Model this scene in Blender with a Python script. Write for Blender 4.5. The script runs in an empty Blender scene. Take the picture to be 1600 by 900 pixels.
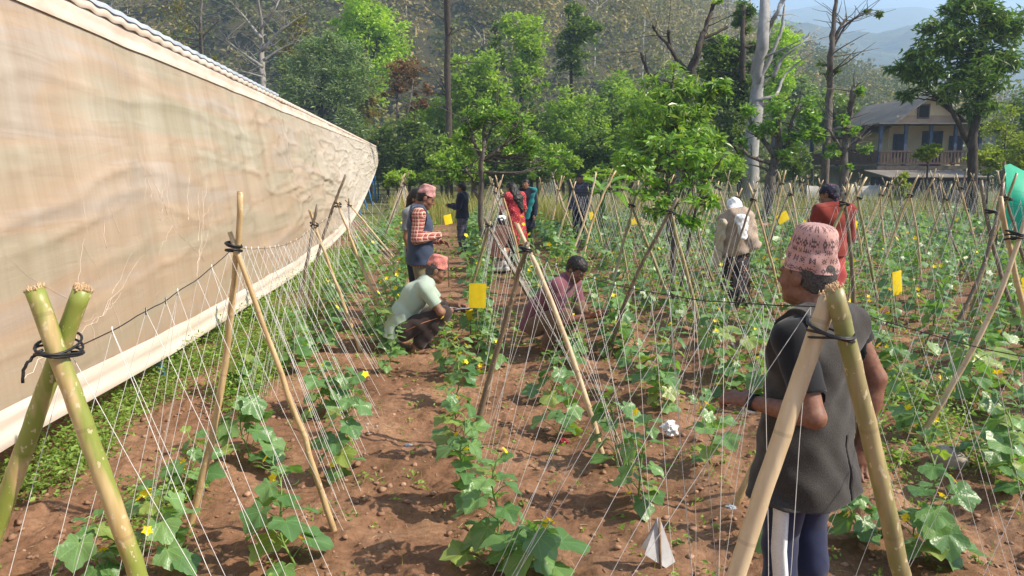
import bpy, math, random
import numpy as np
C = bpy.context.scene
COL = C.collection
# ---------------------------------------------------------------- camera, sky, sun, exposure
FPX, PITCH, YAW, HCAM = 1160.0, math.radians(9.2), math.radians(7.0), 1.85
cam_d = bpy.data.cameras.new("camera"); cam_d.sensor_width = 36.0; cam_d.lens = 36.0 * FPX / 1600.0
cam_d.clip_start = 0.05; cam_d.clip_end = 6000.0
cam = bpy.data.objects.new("camera", cam_d); COL.objects.link(cam)
cam.location = (0, 0, HCAM); cam.rotation_euler = (math.radians(90) - PITCH, 0, -YAW)
C.camera = cam
SUN_AZ, SUN_EL = math.radians(112.0), math.radians(42.0)      # azimuth clockwise from +Y
w = bpy.data.worlds.new("World"); C.world = w; w.use_nodes = True
nt = w.node_tree; bg = nt.nodes["Background"]
sky = nt.nodes.new("ShaderNodeTexSky"); sky.sky_type = 'NISHITA'; sky.sun_disc = False
sky.sun_elevation = SUN_EL; sky.sun_rotation = SUN_AZ; sky.air_density = 1.0; sky.dust_density = 2.5
nt.links.new(sky.outputs[0], bg.inputs[0]); bg.inputs[1].default_value = 0.06
sd = bpy.data.lights.new("sun", 'SUN'); sd.energy = 5.0; sd.angle = math.radians(0.6); sd.color = (1.0, 0.90, 0.75)
sun = bpy.data.objects.new("sun", sd); COL.objects.link(sun)
sun.rotation_euler = (math.radians(90) - SUN_EL, 0, -SUN_AZ + math.pi)
C.view_settings.view_transform = 'Standard'; C.view_settings.look = 'None'
C.view_settings.gamma = 1.0; C.view_settings.exposure = 1.38; C.view_settings.use_curve_mapping = False
cy = C.cycles
cy.max_bounces = 8; cy.diffuse_bounces = 3; cy.glossy_bounces = 2; cy.transmission_bounces = 4
cy.transparent_max_bounces = 8; cy.volume_bounces = 1; cy.use_denoising = True
try: cy.denoiser = 'OPENIMAGEDENOISE'
except Exception: pass
cy.sample_clamp_indirect = 6.0
C.render.film_transparent = False
# ---------------------------------------------------------------- pixel <-> place helpers (real distances)
_c, _s = math.cos(PITCH), math.sin(PITCH); _cy, _sy = math.cos(YAW), math.sin(YAW)
FWD = np.array([_sy * _c, _cy * _c, -_s]); RGT = np.array([_cy, -_sy, 0.0]); UPV = np.cross(RGT, FWD)
HEAD = np.array([_sy, _cy, 0.0]); CAMP = np.array([0, 0, HCAM])
def ray(px, py): return FWD + RGT * (px - 800) / FPX - UPV * (py - 450) / FPX
def G(px, py, z=0.0):
    r = ray(px, py); return CAMP + r * (z - HCAM) / r[2]
def at(px, py, d):
    r = ray(px, py); return CAMP + r * d / (r @ HEAD)
# ---------------------------------------------------------------- noise
def _hash(ix, iy, s):
    n = (ix.astype(np.int64) * 374761393 + iy.astype(np.int64) * 668265263 + s * 1446655) & 0x7fffffff
    n = ((n ^ (n >> 13)) * 1274126177) & 0x7fffffff
    n = (n ^ (n >> 16)) & 0x7fffffff
    return n / 2147483647.0
def vnoise(x, y, s=0):
    x = np.asarray(x, float); y = np.asarray(y, float)
    ix = np.floor(x); iy = np.floor(y); fx = x - ix; fy = y - iy
    fx = fx * fx * (3 - 2 * fx); fy = fy * fy * (3 - 2 * fy)
    a = _hash(ix, iy, s); b = _hash(ix + 1, iy, s); c = _hash(ix, iy + 1, s); d = _hash(ix + 1, iy + 1, s)
    return (a * (1 - fx) + b * fx) * (1 - fy) + (c * (1 - fx) + d * fx) * fy - 0.5
def fbm(x, y, s=0, o=4):
    t = 0; a = 1.0
    for k in range(o):
        t = t + a * vnoise(x, y, s + k * 17); x = x * 2.03 + 3.1; y = y * 2.03 + 1.7; a *= 0.5
    return t
# ---------------------------------------------------------------- mesh builder
class MB:
    def __init__(self): self.V = []; self.F = {}; self.n = 0; self.L = []; self.M = {}
    def add(self, V, F, lf=None, mat=0):
        V = np.asarray(V, float).reshape(-1, 3)
        for f in F:
            f = np.asarray(f, np.int64)
            if f.size == 0: continue
            k = f.shape[1]
            self.F.setdefault(k, []).append(f + self.n); self.M.setdefault(k, []).append(np.full(len(f), mat))
        if lf is None: lf = np.zeros((len(V), 3))
        else: lf = np.broadcast_to(np.asarray(lf, float), (len(V), 3))
        self.V.append(V); self.L.append(lf); self.n += len(V); return self
    def tube(self, P, R, n=8, cap=True, rnd=0.0, mat=0):
        P = np.asarray(P, float); m = len(P); R = np.broadcast_to(np.asarray(R, float), (m,))
        T = np.gradient(P, axis=0); T /= np.linalg.norm(T, axis=1)[:, None] + 1e-12
        a = np.array([0, 0, 1.0]) if abs(T[0][2]) < 0.9 else np.array([1.0, 0, 0])
        U = np.zeros((m, 3)); u = np.cross(T[0], a); u /= np.linalg.norm(u)
        for i in range(m):
            u = u - T[i] * (u @ T[i]); u /= np.linalg.norm(u) + 1e-12; U[i] = u
        W = np.cross(T, U); th = np.arange(n) * 2 * math.pi / n
        V = P[:, None] + R[:, None, None] * (np.cos(th)[None, :, None] * U[:, None] + np.sin(th)[None, :, None] * W[:, None])
        seg = np.r_[0, np.cumsum(np.linalg.norm(np.diff(P, axis=0), axis=1))]
        lf = np.stack([np.tile(np.arange(n) / n, (m, 1)), np.tile(seg[:, None], (1, n)), np.full((m, n), rnd)], -1)
        i = np.arange(m - 1)[:, None] * n + np.arange(n)[None]; j = np.arange(m - 1)[:, None] * n + (np.arange(n) + 1)[None] % n
        q = np.stack([i, j, j + n, i + n], -1).reshape(-1, 4)
        fs = [q]
        if cap: fs += [np.arange(n)[None, ::-1], (m - 1) * n + np.arange(n)[None]]
        return self.add(V.reshape(-1, 3), fs, lf.reshape(-1, 3), mat)
    def box(self, c, size, R=None, mat=0, rnd=0.0):
        h = np.array(size) / 2
        s = np.array([[x, y, z] for z in (-1, 1) for y in (-1, 1) for x in (-1, 1)], float) * h
        if R is not None: s = s @ np.asarray(R).T
        F = np.array([[0, 2, 3, 1], [4, 5, 7, 6], [0, 1, 5, 4], [2, 6, 7, 3], [0, 4, 6, 2], [1, 3, 7, 5]])
        return self.add(s + np.array(c), [F], (0, 0, rnd), mat)
    def grid(self, P, lf=None, mat=0):
        a, b = P.shape[:2]; i = np.arange(a - 1)[:, None] * b + np.arange(b - 1)[None]
        q = np.stack([i, i + b, i + b + 1, i + 1], -1).reshape(-1, 4)
        return self.add(P.reshape(-1, 3), [q], None if lf is None else lf.reshape(-1, 3), mat)
    def mesh(self, name, mats, org=(0, 0, 0), smooth=True, col=None):
        V = np.concatenate(self.V) - np.asarray(org); L = np.concatenate(self.L)
        me = bpy.data.meshes.new(name); me.vertices.add(len(V)); me.vertices.foreach_set('co', V.astype(np.float32).ravel())
        lo, tot, mi = [], [], []
        for k in self.F:
            f = np.concatenate(self.F[k]); lo.append(f.ravel()); tot.append(np.full(len(f), k)); mi.append(np.concatenate(self.M[k]))
        lo = np.concatenate(lo); tot = np.concatenate(tot); mi = np.concatenate(mi)
        me.loops.add(len(lo)); me.loops.foreach_set('vertex_index', lo.astype(np.int32))
        me.polygons.add(len(tot)); st = np.r_[0, np.cumsum(tot)[:-1]]
        me.polygons.foreach_set('loop_start', st.astype(np.int32)); me.polygons.foreach_set('loop_total', tot.astype(np.int32))
        me.polygons.foreach_set('material_index', mi.astype(np.int32))
        me.polygons.foreach_set('use_smooth', np.full(len(tot), bool(smooth)))
        at_ = me.attributes.new('lf', 'FLOAT_VECTOR', 'POINT'); at_.data.foreach_set('vector', L.astype(np.float32).ravel())
        if col is not None:
            ca = me.color_attributes.new('Col', 'FLOAT_COLOR', 'POINT')
            ca.data.foreach_set('color', np.c_[col, np.ones(len(col))].astype(np.float32).ravel())
        for m in (mats if isinstance(mats, (list, tuple)) else [mats]): me.materials.append(m)
        me.update(calc_edges=True); return me
    def build(self, name, mats, root=None, smooth=True, col=None, org=None):
        if org is None: org = list(root['_org']) if root is not None and '_org' in root else (0, 0, 0)
        org = [float(q) for q in org]
        o = bpy.data.objects.new(name, self.mesh(name, mats, org, smooth, col)); COL.objects.link(o)
        if root is not None: o.parent = root
        elif org is not None: o.location = org
        return o
def tag(o, label=None, cat=None, group=None, kind=None):
    if label: o['label'] = label
    if cat: o['category'] = cat
    if group: o['group'] = group
    if kind: o['kind'] = kind
    return o
ROOTS = []
def thing(name, loc, label, cat, group=None):
    o = bpy.data.objects.new(name, None); o.empty_display_size = 0.1; COL.objects.link(o)
    o.location = [float(v) for v in loc]; o['_org'] = [float(v) for v in loc]
    ROOTS.append(o); return tag(o, label, cat, group)
def copy_tree(o, loc, rz, scale=1.0):
    r = o.copy(); COL.objects.link(r); r.location = [float(v) for v in loc]; r.rotation_euler = (0, 0, rz); r.scale = (scale,) * 3
    for ch in o.children:
        c = ch.copy(); COL.objects.link(c); c.parent = r
        for g in ch.children:
            d = g.copy(); COL.objects.link(d); d.parent = c
    return r
ORD = ['first','second','third','fourth','fifth','sixth','seventh','eighth','ninth','tenth','eleventh','twelfth','thirteenth','fourteenth','fifteenth','sixteenth','seventeenth','eighteenth','nineteenth']
def ordinal(i):
    if i < 19: return ORD[i]
    t = ['', '', 'twent', 'thirt', 'fort', 'fift', 'sixt', 'sevent', 'eight', 'ninet'][(i + 1) // 10]
    return t + ('ieth' if (i + 1) % 10 == 0 else 'y-' + ORD[(i + 1) % 10 - 1])
# ---------------------------------------------------------------- materials
def newmat(name):
    m = bpy.data.materials.new(name); m.use_nodes = True; t = m.node_tree
    return m, t, t.nodes['Principled BSDF'], t.nodes['Material Output']
def N(t, kind, **kw):
    n = t.nodes.new(kind)
    for k, v in kw.items():
        if k in n.inputs: n.inputs[k].default_value = v
        else: setattr(n, k, v)
    return n
def ramp(t, stops):
    r = t.nodes.new('ShaderNodeValToRGB'); e = r.color_ramp.elements
    while len(e) < len(stops): e.new(0.5)
    for k, (p, c) in enumerate(stops): e[k].position = p; e[k].color = (*c, 1)
    return r
def mapped(t, scale, coord='Object'):
    tc = t.nodes.new('ShaderNodeTexCoord'); mp = t.nodes.new('ShaderNodeMapping'); mp.inputs['Scale'].default_value = scale
    t.links.new(tc.outputs[coord], mp.inputs[0]); return mp.outputs[0]
def attr(t, name='lf'):
    a = t.nodes.new('ShaderNodeAttribute'); a.attribute_name = name; return a
def sep(t, v):
    s = t.nodes.new('ShaderNodeSeparateXYZ'); t.links.new(v, s.inputs[0]); return s
def mixc(t, a, b, fac, mode='MIX'):
    m = t.nodes.new('ShaderNodeMix'); m.data_type = 'RGBA'; m.blend_type = mode
    for v, i in ((fac, 0), (a, 6), (b, 7)):
        if hasattr(v, 'links'): t.links.new(v, m.inputs[i])
        else: m.inputs[i].default_value = v if i == 0 else (*v, 1)
    return m.outputs[2]
def math_(t, op, a, b=0.0, c=None):
    m = t.nodes.new('ShaderNodeMath'); m.operation = op
    for i, v in enumerate((a, b) if c is None else (a, b, c)):
        if hasattr(v, 'links'): t.links.new(v, m.inputs[i])
        else: m.inputs[i].default_value = v
    return m.outputs[0]
def noise_mat(name, c1, c2, scale=5, rough=0.8, bump=0.2, vec=(1, 1, 1), detail=6, coord='Object', spec=0.3, dist=0.02, mid=None):
    m, t, b, o = newmat(name)
    v = mapped(t, tuple(s * scale for s in vec), coord)
    n = N(t, 'ShaderNodeTexNoise', Scale=1.0, Detail=float(detail), Roughness=0.6); t.links.new(v, n.inputs['Vector'])
    r = ramp(t, [(0.3, c1), (0.7, c2)] if mid is None else [(0.28, c1), (0.5, mid), (0.72, c2)]); t.links.new(n.outputs[0], r.inputs[0]); t.links.new(r.outputs[0], b.inputs['Base Color'])
    b.inputs['Roughness'].default_value = rough; b.inputs['Specular IOR Level'].default_value = spec
    if bump:
        bp = N(t, 'ShaderNodeBump', Strength=bump, Distance=dist); t.links.new(n.outputs[0], bp.inputs['Height']); t.links.new(bp.outputs[0], b.inputs['Normal'])
    return m
def leaf_mat(name, c1, c2, trans=0.35, rough=0.45, spec=0.4, veins=False, tcol=None, dead=None):
    m, t, b, o = newmat(name); a = attr(t); s = sep(t, a.outputs['Vector'])
    c = mixc(t, c1, c2, s.outputs[2])
    if dead:      # a few leaves of another colour
        c = mixc(t, c, dead, math_(t, 'GREATER_THAN', math_(t, 'FRACT', math_(t, 'MULTIPLY', s.outputs[2], 37.3)), 0.9))
    tc2 = mapped(t, (9, 9, 9)); n = N(t, 'ShaderNodeTexNoise', Scale=1.0, Detail=3.0); t.links.new(tc2, n.inputs['Vector'])
    c = mixc(t, c, mixc(t, c, (1.35, 1.3, 1.1), 1.0, 'MULTIPLY'), n.outputs[0])
    if veins:     # five veins fanning from the stalk
        ang = math_(t, 'ARCTAN2', s.outputs[0], s.outputs[1]); rad = math_(t, 'POWER', math_(t, 'ADD', math_(t, 'MULTIPLY', s.outputs[0], s.outputs[0]), math_(t, 'MULTIPLY', s.outputs[1], s.outputs[1])), 0.5)
        f = math_(t, 'ABSOLUTE', math_(t, 'SUBTRACT', math_(t, 'FRACT', math_(t, 'ADD', math_(t, 'MULTIPLY', ang, 1.3), 0.5)), 0.5))
        line = math_(t, 'LESS_THAN', math_(t, 'MULTIPLY', f, rad), 0.012)
        c = mixc(t, c, mixc(t, c, (1.5, 1.4, 1.35), 1.0, 'MULTIPLY'), line)
        vo = N(t, 'ShaderNodeTexVoronoi', Scale=90.0); tcx = t.nodes.new('ShaderNodeTexCoord'); t.links.new(tcx.outputs['Object'], vo.inputs['Vector'])
        bp = N(t, 'ShaderNodeBump', Strength=0.35, Distance=0.004); t.links.new(vo.outputs[0], bp.inputs['Height']); t.links.new(bp.outputs[0], b.inputs['Normal'])
    t.links.new(c, b.inputs['Base Color']); b.inputs['Roughness'].default_value = rough; b.inputs['Specular IOR Level'].default_value = spec
    tr = N(t, 'ShaderNodeBsdfTranslucent'); t.links.new(mixc(t, c, tcol or (1.3, 1.5, 0.5), 1.0, 'MULTIPLY'), tr.inputs[0])
    mx = N(t, 'ShaderNodeMixShader'); mx.inputs[0].default_value = trans
    t.links.new(b.outputs[0], mx.inputs[1]); t.links.new(tr.outputs[0], mx.inputs[2]); t.links.new(mx.outputs[0], o.inputs[0])
    return m
def plain(name, c, rough=0.6, spec=0.4):
    c2 = tuple(min(1, x * 1.18) for x in c); c1 = tuple(x * 0.84 for x in c)
    return noise_mat(name, c1, c2, 30, rough, 0.05, spec=spec)
rng = np.random.default_rng(7); random.seed(7)
# ================================================================ SETTING: ground, hills, haze
ROWS = [(-0.85, 0.02, 'row along the plastic wall'), (0.72, 0.07, 'first row right of footpath')]
for _k in range(15): ROWS.append((2.05 + 1.45 * _k, 0.10, ORD[_k + 1] + ' row right of footpath'))
def rowx(i, y): return ROWS[i][0] + ROWS[i][1] * (y - 3.5)
def gz(x, y):
    x = np.asarray(x, float); y = np.asarray(y, float)
    z = 0.05 * fbm(x * 0.5, y * 0.5, 3, 2) + 0.045 * fbm(x * 2.2, y * 2.2, 5, 3)
    fld = np.clip((27 - y) / 3, 0, 1) * np.clip((y + 2) / 2, 0, 1) * np.clip((x + 2.2) / 0.6, 0, 1)
    for i, (x0, s, _) in enumerate(ROWS):
        c = x0 + s * (y - 3.5); amp = 0.035 if i < 2 else 0.085
        for sx in (-0.4, 0.4):
            z = z + fld * amp * np.exp(-((x - c - sx) / 0.2) ** 2) * (0.75 + 1.2 * vnoise(x * 1.1, y * 0.9, 40 + i))
    z = z + 0.16 * np.exp(-((x - 3.3) / 0.7) ** 2 - ((y - 4.9) / 0.8) ** 2)
    z = z + 0.10 * np.exp(-((x - 5.6) / 0.9) ** 2 - ((y - 6.0) / 0.9) ** 2)
    z = z * np.clip(1.2 - np.hypot(x, y) / 150, 0, 1)
    return z
def fine(x, y):
    near = np.clip((11 - y) / 4, 0, 1) * np.clip((8 - np.abs(x)) / 3, 0, 1)
    d = 0.030 * fbm(x * 7, y * 7, 21, 3)
    lump = np.clip(vnoise(x * 13, y * 13, 31) + vnoise(x * 27, y * 27, 33) * 0.7 - 0.12, 0, 1)
    return near * (d + 0.045 * lump + 0.006 * vnoise(x * 55, y * 55, 35))
def axis(dense_a, dense_b, step, far_a, far_b, g):
    a = list(np.arange(dense_a, dense_b, step)); s = step
    while a[-1] < far_b: s *= g; a.append(min(a[-1] + s, far_b))
    s = step; h = []; c = dense_a
    while c > far_a: s *= g; c = max(c - s, far_a); h.append(c)
    return np.array(h[::-1] + a)
xs = axis(-2.6, 4.0, 0.018, -1900, 1900, 1.045); ys = axis(2.4, 7.4, 0.018, -1900, 1900, 1.035)
X, Y = np.meshgrid(xs, ys, indexing='ij'); Z = gz(X, Y) + fine(X, Y)
m, t, b, o = newmat('soil')
v = mapped(t, (1, 1, 1))
n1 = N(t, 'ShaderNodeTexNoise', Scale=1.3, Detail=8.0, Roughness=0.65); n2 = N(t, 'ShaderNodeTexNoise', Scale=28.0, Detail=8.0, Roughness=0.7); n3 = N(t, 'ShaderNodeTexNoise', Scale=0.06, Detail=4.0)
for n in (n1, n2, n3): t.links.new(v, n.inputs['Vector'])
r1 = ramp(t, [(0.3, (0.125, 0.066, 0.037)), (0.50, (0.215, 0.118, 0.069)), (0.70, (0.315, 0.190, 0.118))]); t.links.new(n1.outputs[0], r1.inputs[0])
r2 = ramp(t, [(0.3, (0.62, 0.6, 0.58)), (0.7, (1.25, 1.22, 1.2))]); t.links.new(n2.outputs[0], r2.inputs[0])
c = mixc(t, r1.outputs[0], r2.outputs[0], 1.0, 'MULTIPLY')
# beyond the field the soil gives way to dry grass and leaf litter
sp = sep(t, v); far = math_(t, 'GREATER_THAN', math_(t, 'ADD', sp.outputs[1], math_(t, 'MULTIPLY', n1.outputs[0], 6.0)), 29.0)
r3 = ramp(t, [(0.35, (0.06, 0.09, 0.03)), (0.65, (0.17, 0.15, 0.07))]); t.links.new(n1.outputs[0], r3.inputs[0])
c = mixc(t, c, r3.outputs[0], far)
t.links.new(c, b.inputs['Base Color']); b.inputs['Roughness'].default_value = 0.95; b.inputs['Specular IOR Level'].default_value = 0.15
bp = N(t, 'ShaderNodeBump', Strength=0.7, Distance=0.02); t.links.new(n2.outputs[0], bp.inputs['Height']); t.links.new(bp.outputs[0], b.inputs['Normal'])
M_SOIL = m
g = MB().grid(np.stack([X, Y, Z], -1)).build('ground', M_SOIL); tag(g, kind='structure')
def gzf(x, y): return float(gz(x, y))
# ---- hills
def hill(name, d0, d1, sky_pts, rough, seed, mat, kind='structure'):
    ph = np.linspace(math.radians(-62), math.radians(62), 260); tt = np.linspace(0, 1.35, 70)
    px = 800 + FPX * np.tan(ph); sp = np.array(sky_pts, float)
    py = np.interp(px, sp[:, 0], sp[:, 1])
    zt = np.array([HCAM + d1 * np.tan(np.arctan((450 - q) / FPX) - PITCH) for q in py])
    P = np.zeros((len(ph), len(tt), 3))
    for j, u in enumerate(tt):
        d = d0 + (d1 - d0) * u; rr = d / np.cos(ph)
        x = np.sin(ph + YAW) * rr; y = np.cos(ph + YAW) * rr
        prof = np.where(u <= 1, np.sin(np.clip(u, 0, 1) * math.pi / 2) ** 0.85, 1 - (u - 1) * 1.5)
        zz = zt * prof + rough * min(u * 3, 1) * (fbm(x / (d1 * 0.12), y / (d1 * 0.12), seed, 5) * (0.35 if u > 0.85 else 1))
        P[:, j] = np.stack([x, y, zz - 0.3 * (u == 0)], -1)
    o = MB().grid(P).build(name, mat); tag(o, kind=kind); return P
M_HILL = noise_mat('hill_floor', (0.028, 0.028, 0.014), (0.085, 0.068, 0.04), 0.09, 0.95, 0.0, mid=(0.045, 0.042, 0.02))
M_RIDGE = noise_mat('ridge_wood', (0.02, 0.03, 0.016), (0.085, 0.08, 0.045), 0.05, 0.95, 0.9, dist=6.0, mid=(0.045, 0.055, 0.028))
NH = hill('hill', 95, 300, [(-600, -260), (500, -190), (800, -110), (940, -40), (1020, 38), (1120, 98), (1220, 152), (1330, 190), (1450, 215), (1650, 238), (2200, 250)], 12, 51, M_HILL)
hill('far_hill', 520, 1000, [(-600, -200), (700, -120), (980, -20), (1100, 8), (1180, 38), (1260, 58), (1350, 62), (1430, 54), (1600, 80), (1900, 110), (2600, 170)], 45, 61, M_RIDGE)
hill('mountain_ridge', 1150, 1780, [(-600, -60), (900, -15), (1090, 14), (1200, 22), (1260, 14), (1330, 20), (1410, 14), (1470, 26), (1600, 44), (1900, 60), (2600, 120)], 40, 71, M_RIDGE)
# ---- leaf scatter helper: bent quads or long drooping leaves
def leaves(mb, P, size, rg, up=0.5, aspect=0.6, droop=0.0, rnd=None, mat=0, X0=None):
    n = len(P); d = rg.normal(size=(n, 3)); d[:, 2] = d[:, 2] * 0.5 - droop; d /= np.linalg.norm(d, axis=1)[:, None]
    u = rg.normal(size=(n, 3)); u[:, 2] += up * 2; s = np.cross(d, u); s /= np.linalg.norm(s, axis=1)[:, None] + 1e-9
    nn = np.cross(s, d); L = size * rg.uniform(0.65, 1.35, n)[:, None]; Wd = L * aspect * 0.5
    mid = P + d * L * 0.5 + nn * L * 0.10; tip = P + d * L
    V = np.stack([P, mid + s * Wd, tip, mid - s * Wd], 1)
    r = rg.random(n) if rnd is None else rnd
    lf = np.zeros((n, 4, 3)); lf[:, :, 2] = r[:, None]; lf[:, 1, 0] = 0.5; lf[:, 3, 0] = -0.5; lf[:, 2, 1] = 1
    if X0 is not None: lf[:, :, 0] = X0[:, None]
    i = np.arange(n)[:, None] * 4
    mb.add(V.reshape(-1, 3), [i + np.array([[0, 1, 2, 3]])], lf.reshape(-1, 3), mat)
# ---- the far-off wood on the near hill: one mass nobody could count
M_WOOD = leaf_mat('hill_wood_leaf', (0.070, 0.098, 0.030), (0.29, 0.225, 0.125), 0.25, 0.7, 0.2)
M_PALE = noise_mat('pale_bark', (0.20, 0.18, 0.15), (0.42, 0.39, 0.34), 2.0, 0.9, 0.0)
rg = np.random.default_rng(91); wood = MB(); trunks = MB()
NT = 5200
fi = rg.integers(20, 240, NT); ti = 52 * rg.random(NT) ** 0.8
for k in range(NT):
    p = NH[fi[k], int(ti[k])] + np.array([rg.uniform(-2, 2), rg.uniform(-2, 2), 0]); far = int(ti[k]) / 52
    h = rg.uniform(6, 13); r = h * rg.uniform(0.18, 0.32)
    if p[2] < -5: continue
    dens = vnoise(p[0] / 30, p[1] / 30, 77); kind = rg.random() + dens * 0.8
    n = 110 if kind < 1.0 else 34
    q = rg.normal(size=(n, 3)); q /= np.linalg.norm(q, axis=1)[:, None]; q *= rg.random((n, 1)) ** 0.45 * np.array([r, r, h * 0.36])
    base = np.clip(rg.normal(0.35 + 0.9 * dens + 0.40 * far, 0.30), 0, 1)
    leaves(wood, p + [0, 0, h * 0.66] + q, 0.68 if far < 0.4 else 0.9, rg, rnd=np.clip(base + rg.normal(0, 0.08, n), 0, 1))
    if kind > 0.93:
        trunks.tube([p, p + [rg.normal(0, 0.3), 0, h * 0.6], p + [rg.normal(0, 0.5), 0, h * 1.02]], [0.15, 0.10, 0.03], 3, False)
        for _ in range(5):
            a = p + [0, 0, h * rg.uniform(0.5, 0.9)]; trunks.tube([a, a + [rg.normal(0, 1.2), rg.normal(0, 1.2), rg.uniform(0.8, 2.4)]], [0.07, 0.03], 3, False)
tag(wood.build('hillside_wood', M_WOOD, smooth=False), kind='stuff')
tag(trunks.build('hillside_trunks', M_PALE), kind='stuff')
# ---- the air: one closed box of even haze round everything
m, t, b, o = newmat('haze_air'); t.nodes.remove(b)
pv = t.nodes.new('ShaderNodeVolumePrincipled'); pv.inputs['Color'].default_value = (0.50, 0.71, 1.0, 1); pv.inputs['Density'].default_value = 0.00092; pv.inputs['Anisotropy'].default_value = 0.2
t.links.new(pv.outputs[0], o.inputs['Volume'])
hz = MB().box((0, 0, 239), (3900, 3900, 482)).build('haze', m, smooth=False); tag(hz, kind='stuff')
# ================================================================ GREENHOUSE (plastic walled tunnel house on the left)
M_SHEET, t, b, o = newmat('plastic_sheet')
v1 = mapped(t, (1, 3.2, 0.16)); v2 = mapped(t, (1, 0.22, 2.2)); v3 = mapped(t, (1, 22, 1.2))
na = N(t, 'ShaderNodeTexNoise', Scale=1.0, Detail=5.0); nb = N(t, 'ShaderNodeTexNoise', Scale=1.0, Detail=5.0, Distortion=0.6); nc = N(t, 'ShaderNodeTexNoise', Scale=1.0, Detail=3.0)
for n, v in ((na, v1), (nb, v2), (nc, v3)): t.links.new(v, n.inputs['Vector'])
ra = ramp(t, [(0.28, (0.52, 0.42, 0.34)), (0.50, (0.60, 0.51, 0.43)), (0.74, (0.66, 0.585, 0.52))]); t.links.new(na.outputs[0], ra.inputs[0])
rb = ramp(t, [(0.3, (0.80, 0.88, 0.70)), (0.43, (0.95, 1.0, 0.87)), (0.54, (1.08, 0.93, 0.74)), (0.60, (1.02, 1.0, 0.98)), (0.8, (0.86, 0.90, 0.76))]); t.links.new(nb.outputs[0], rb.inputs[0])
c = mixc(t, ra.outputs[0], rb.outputs[0], 0.7, 'MULTIPLY')
rc = ramp(t, [(0.35, (0.96, 0.95, 0.94)), (0.65, (1.03, 1.03, 1.02))]); t.links.new(nc.outputs[0], rc.inputs[0]); c = mixc(t, c, rc.outputs[0], 1.0, 'MULTIPLY')
# sheet turns paler towards the far bays, and browner low down on the near bays
sp = sep(t, mapped(t, (1, 1, 1))); far_pale = N(t, 'ShaderNodeMapRange'); t.links.new(sp.outputs[1], far_pale.inputs[0]); far_pale.inputs[1].default_value = 6.0; far_pale.inputs[2].default_value = 17.0
c = mixc(t, c, (0.80, 0.72, 0.63), math_(t, 'MULTIPLY', far_pale.outputs[0], 0.8))
low_brown = math_(t, 'MULTIPLY', math_(t, 'SUBTRACT', 1.0, far_pale.outputs[0]), math_(t, 'MULTIPLY', math_(t, 'LESS_THAN', sp.outputs[2], 2.2), math_(t, 'MULTIPLY', na.outputs[0], 0.7)))
for ry_ in (6.79, 10.59, 14.39):     # pale bands paint the posts showing through the translucent sheet
    rb_ = N(t, 'ShaderNodeMapRange'); rb_.interpolation_type = 'SMOOTHSTEP'; t.links.new(math_(t, 'ABSOLUTE', math_(t, 'SUBTRACT', sp.outputs[1], ry_)), rb_.inputs[0]); rb_.inputs[1].default_value = 0.05; rb_.inputs[2].default_value = 0.025; c = mixc(t, c, (0.70, 0.69, 0.69), math_(t, 'MULTIPLY', rb_.outputs[0], 0.55 if ry_ < 7 else 0.25))
nm = N(t, 'ShaderNodeMapRange'); t.links.new(sp.outputs[2], nm.inputs[0]); nm.inputs[1].default_value = 2.1; nm.inputs[2].default_value = 0.6
c = mixc(t, c, (0.40, 0.25, 0.15), math_(t, 'MULTIPLY', low_brown, nm.outputs[0]))
t.links.new(c, b.inputs['Base Color']); b.inputs['Roughness'].default_value = 0.42; b.inputs['Specular IOR Level'].default_value = 0.35
nd = N(t, 'ShaderNodeTexNoise', Scale=1.0, Detail=6.0, Distortion=1.0); t.links.new(mapped(t, (1, 0.7, 7)), nd.inputs['Vector'])
bp = N(t, 'ShaderNodeBump', Strength=0.35, Distance=0.025); t.links.new(nd.outputs[0], bp.inputs['Height']); t.links.new(bp.outputs[0], b.inputs['Normal'])
tr = N(t, 'ShaderNodeBsdfTranslucent'); t.links.new(c, tr.inputs[0]); tp = N(t, 'ShaderNodeBsdfTransparent')
mx = N(t, 'ShaderNodeMixShader'); mx.inputs[0].default_value = 0.36; t.links.new(b.outputs[0], mx.inputs[1]); t.links.new(tr.outputs[0], mx.inputs[2])
mx2 = N(t, 'ShaderNodeMixShader'); mx2.inputs[0].default_value = 0.07; t.links.new(mx.outputs[0], mx2.inputs[1]); t.links.new(tp.outputs[0], mx2.inputs[2]); t.links.new(mx2.outputs[0], o.inputs[0])
M_HEM = noise_mat('plastic_hem', (0.56, 0.46, 0.38), (0.70, 0.62, 0.54), 1.5, 0.5, 0.4, (1, 0.5, 8), dist=0.01)
M_FLAP = noise_mat('plastic_flap', (0.50, 0.38, 0.30), (0.70, 0.60, 0.52), 1.2, 0.5, 0.4, (1, 1.5, 4), dist=0.02)
M_BLUE = plain('blue_pipe', (0.03, 0.20, 0.55), 0.45)
M_PIPE = plain('grey_pipe', (0.55, 0.62, 0.68), 0.4)
M_TIN = noise_mat('roof_tin', (0.30, 0.34, 0.40), (0.50, 0.54, 0.60), 3, 0.4, 0.1)
M_WIREB = plain('black_cord', (0.012, 0.012, 0.014), 0.5)
GH = thing('greenhouse', (-2.4, 6.8, 0), 'long greenhouse walled with tan plastic sheet whose lower hem hangs above the soil', 'greenhouse')
cY = [-6, 4, 6.8, 12, 16, 20, 24, 28, 32, 36, 39.5, 42.5, 44.5, 46]
cX = [-2.2, -2.2, -2.22, -2.0, -1.96, -1.96, -1.97, -2.02, -2.08, -2.15, -2.22, -2.32, -2.4, -2.5]
cZ = [.42, .40, .22, .16, .17, .24, .48, .80, 1.15, 1.50, 1.85, 2.15, 2.4, 2.80]
yy = np.concatenate([np.arange(-6, 14, 0.035), np.arange(14, 46.01, 0.09)]); vv = np.linspace(0, 1, 90)
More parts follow.
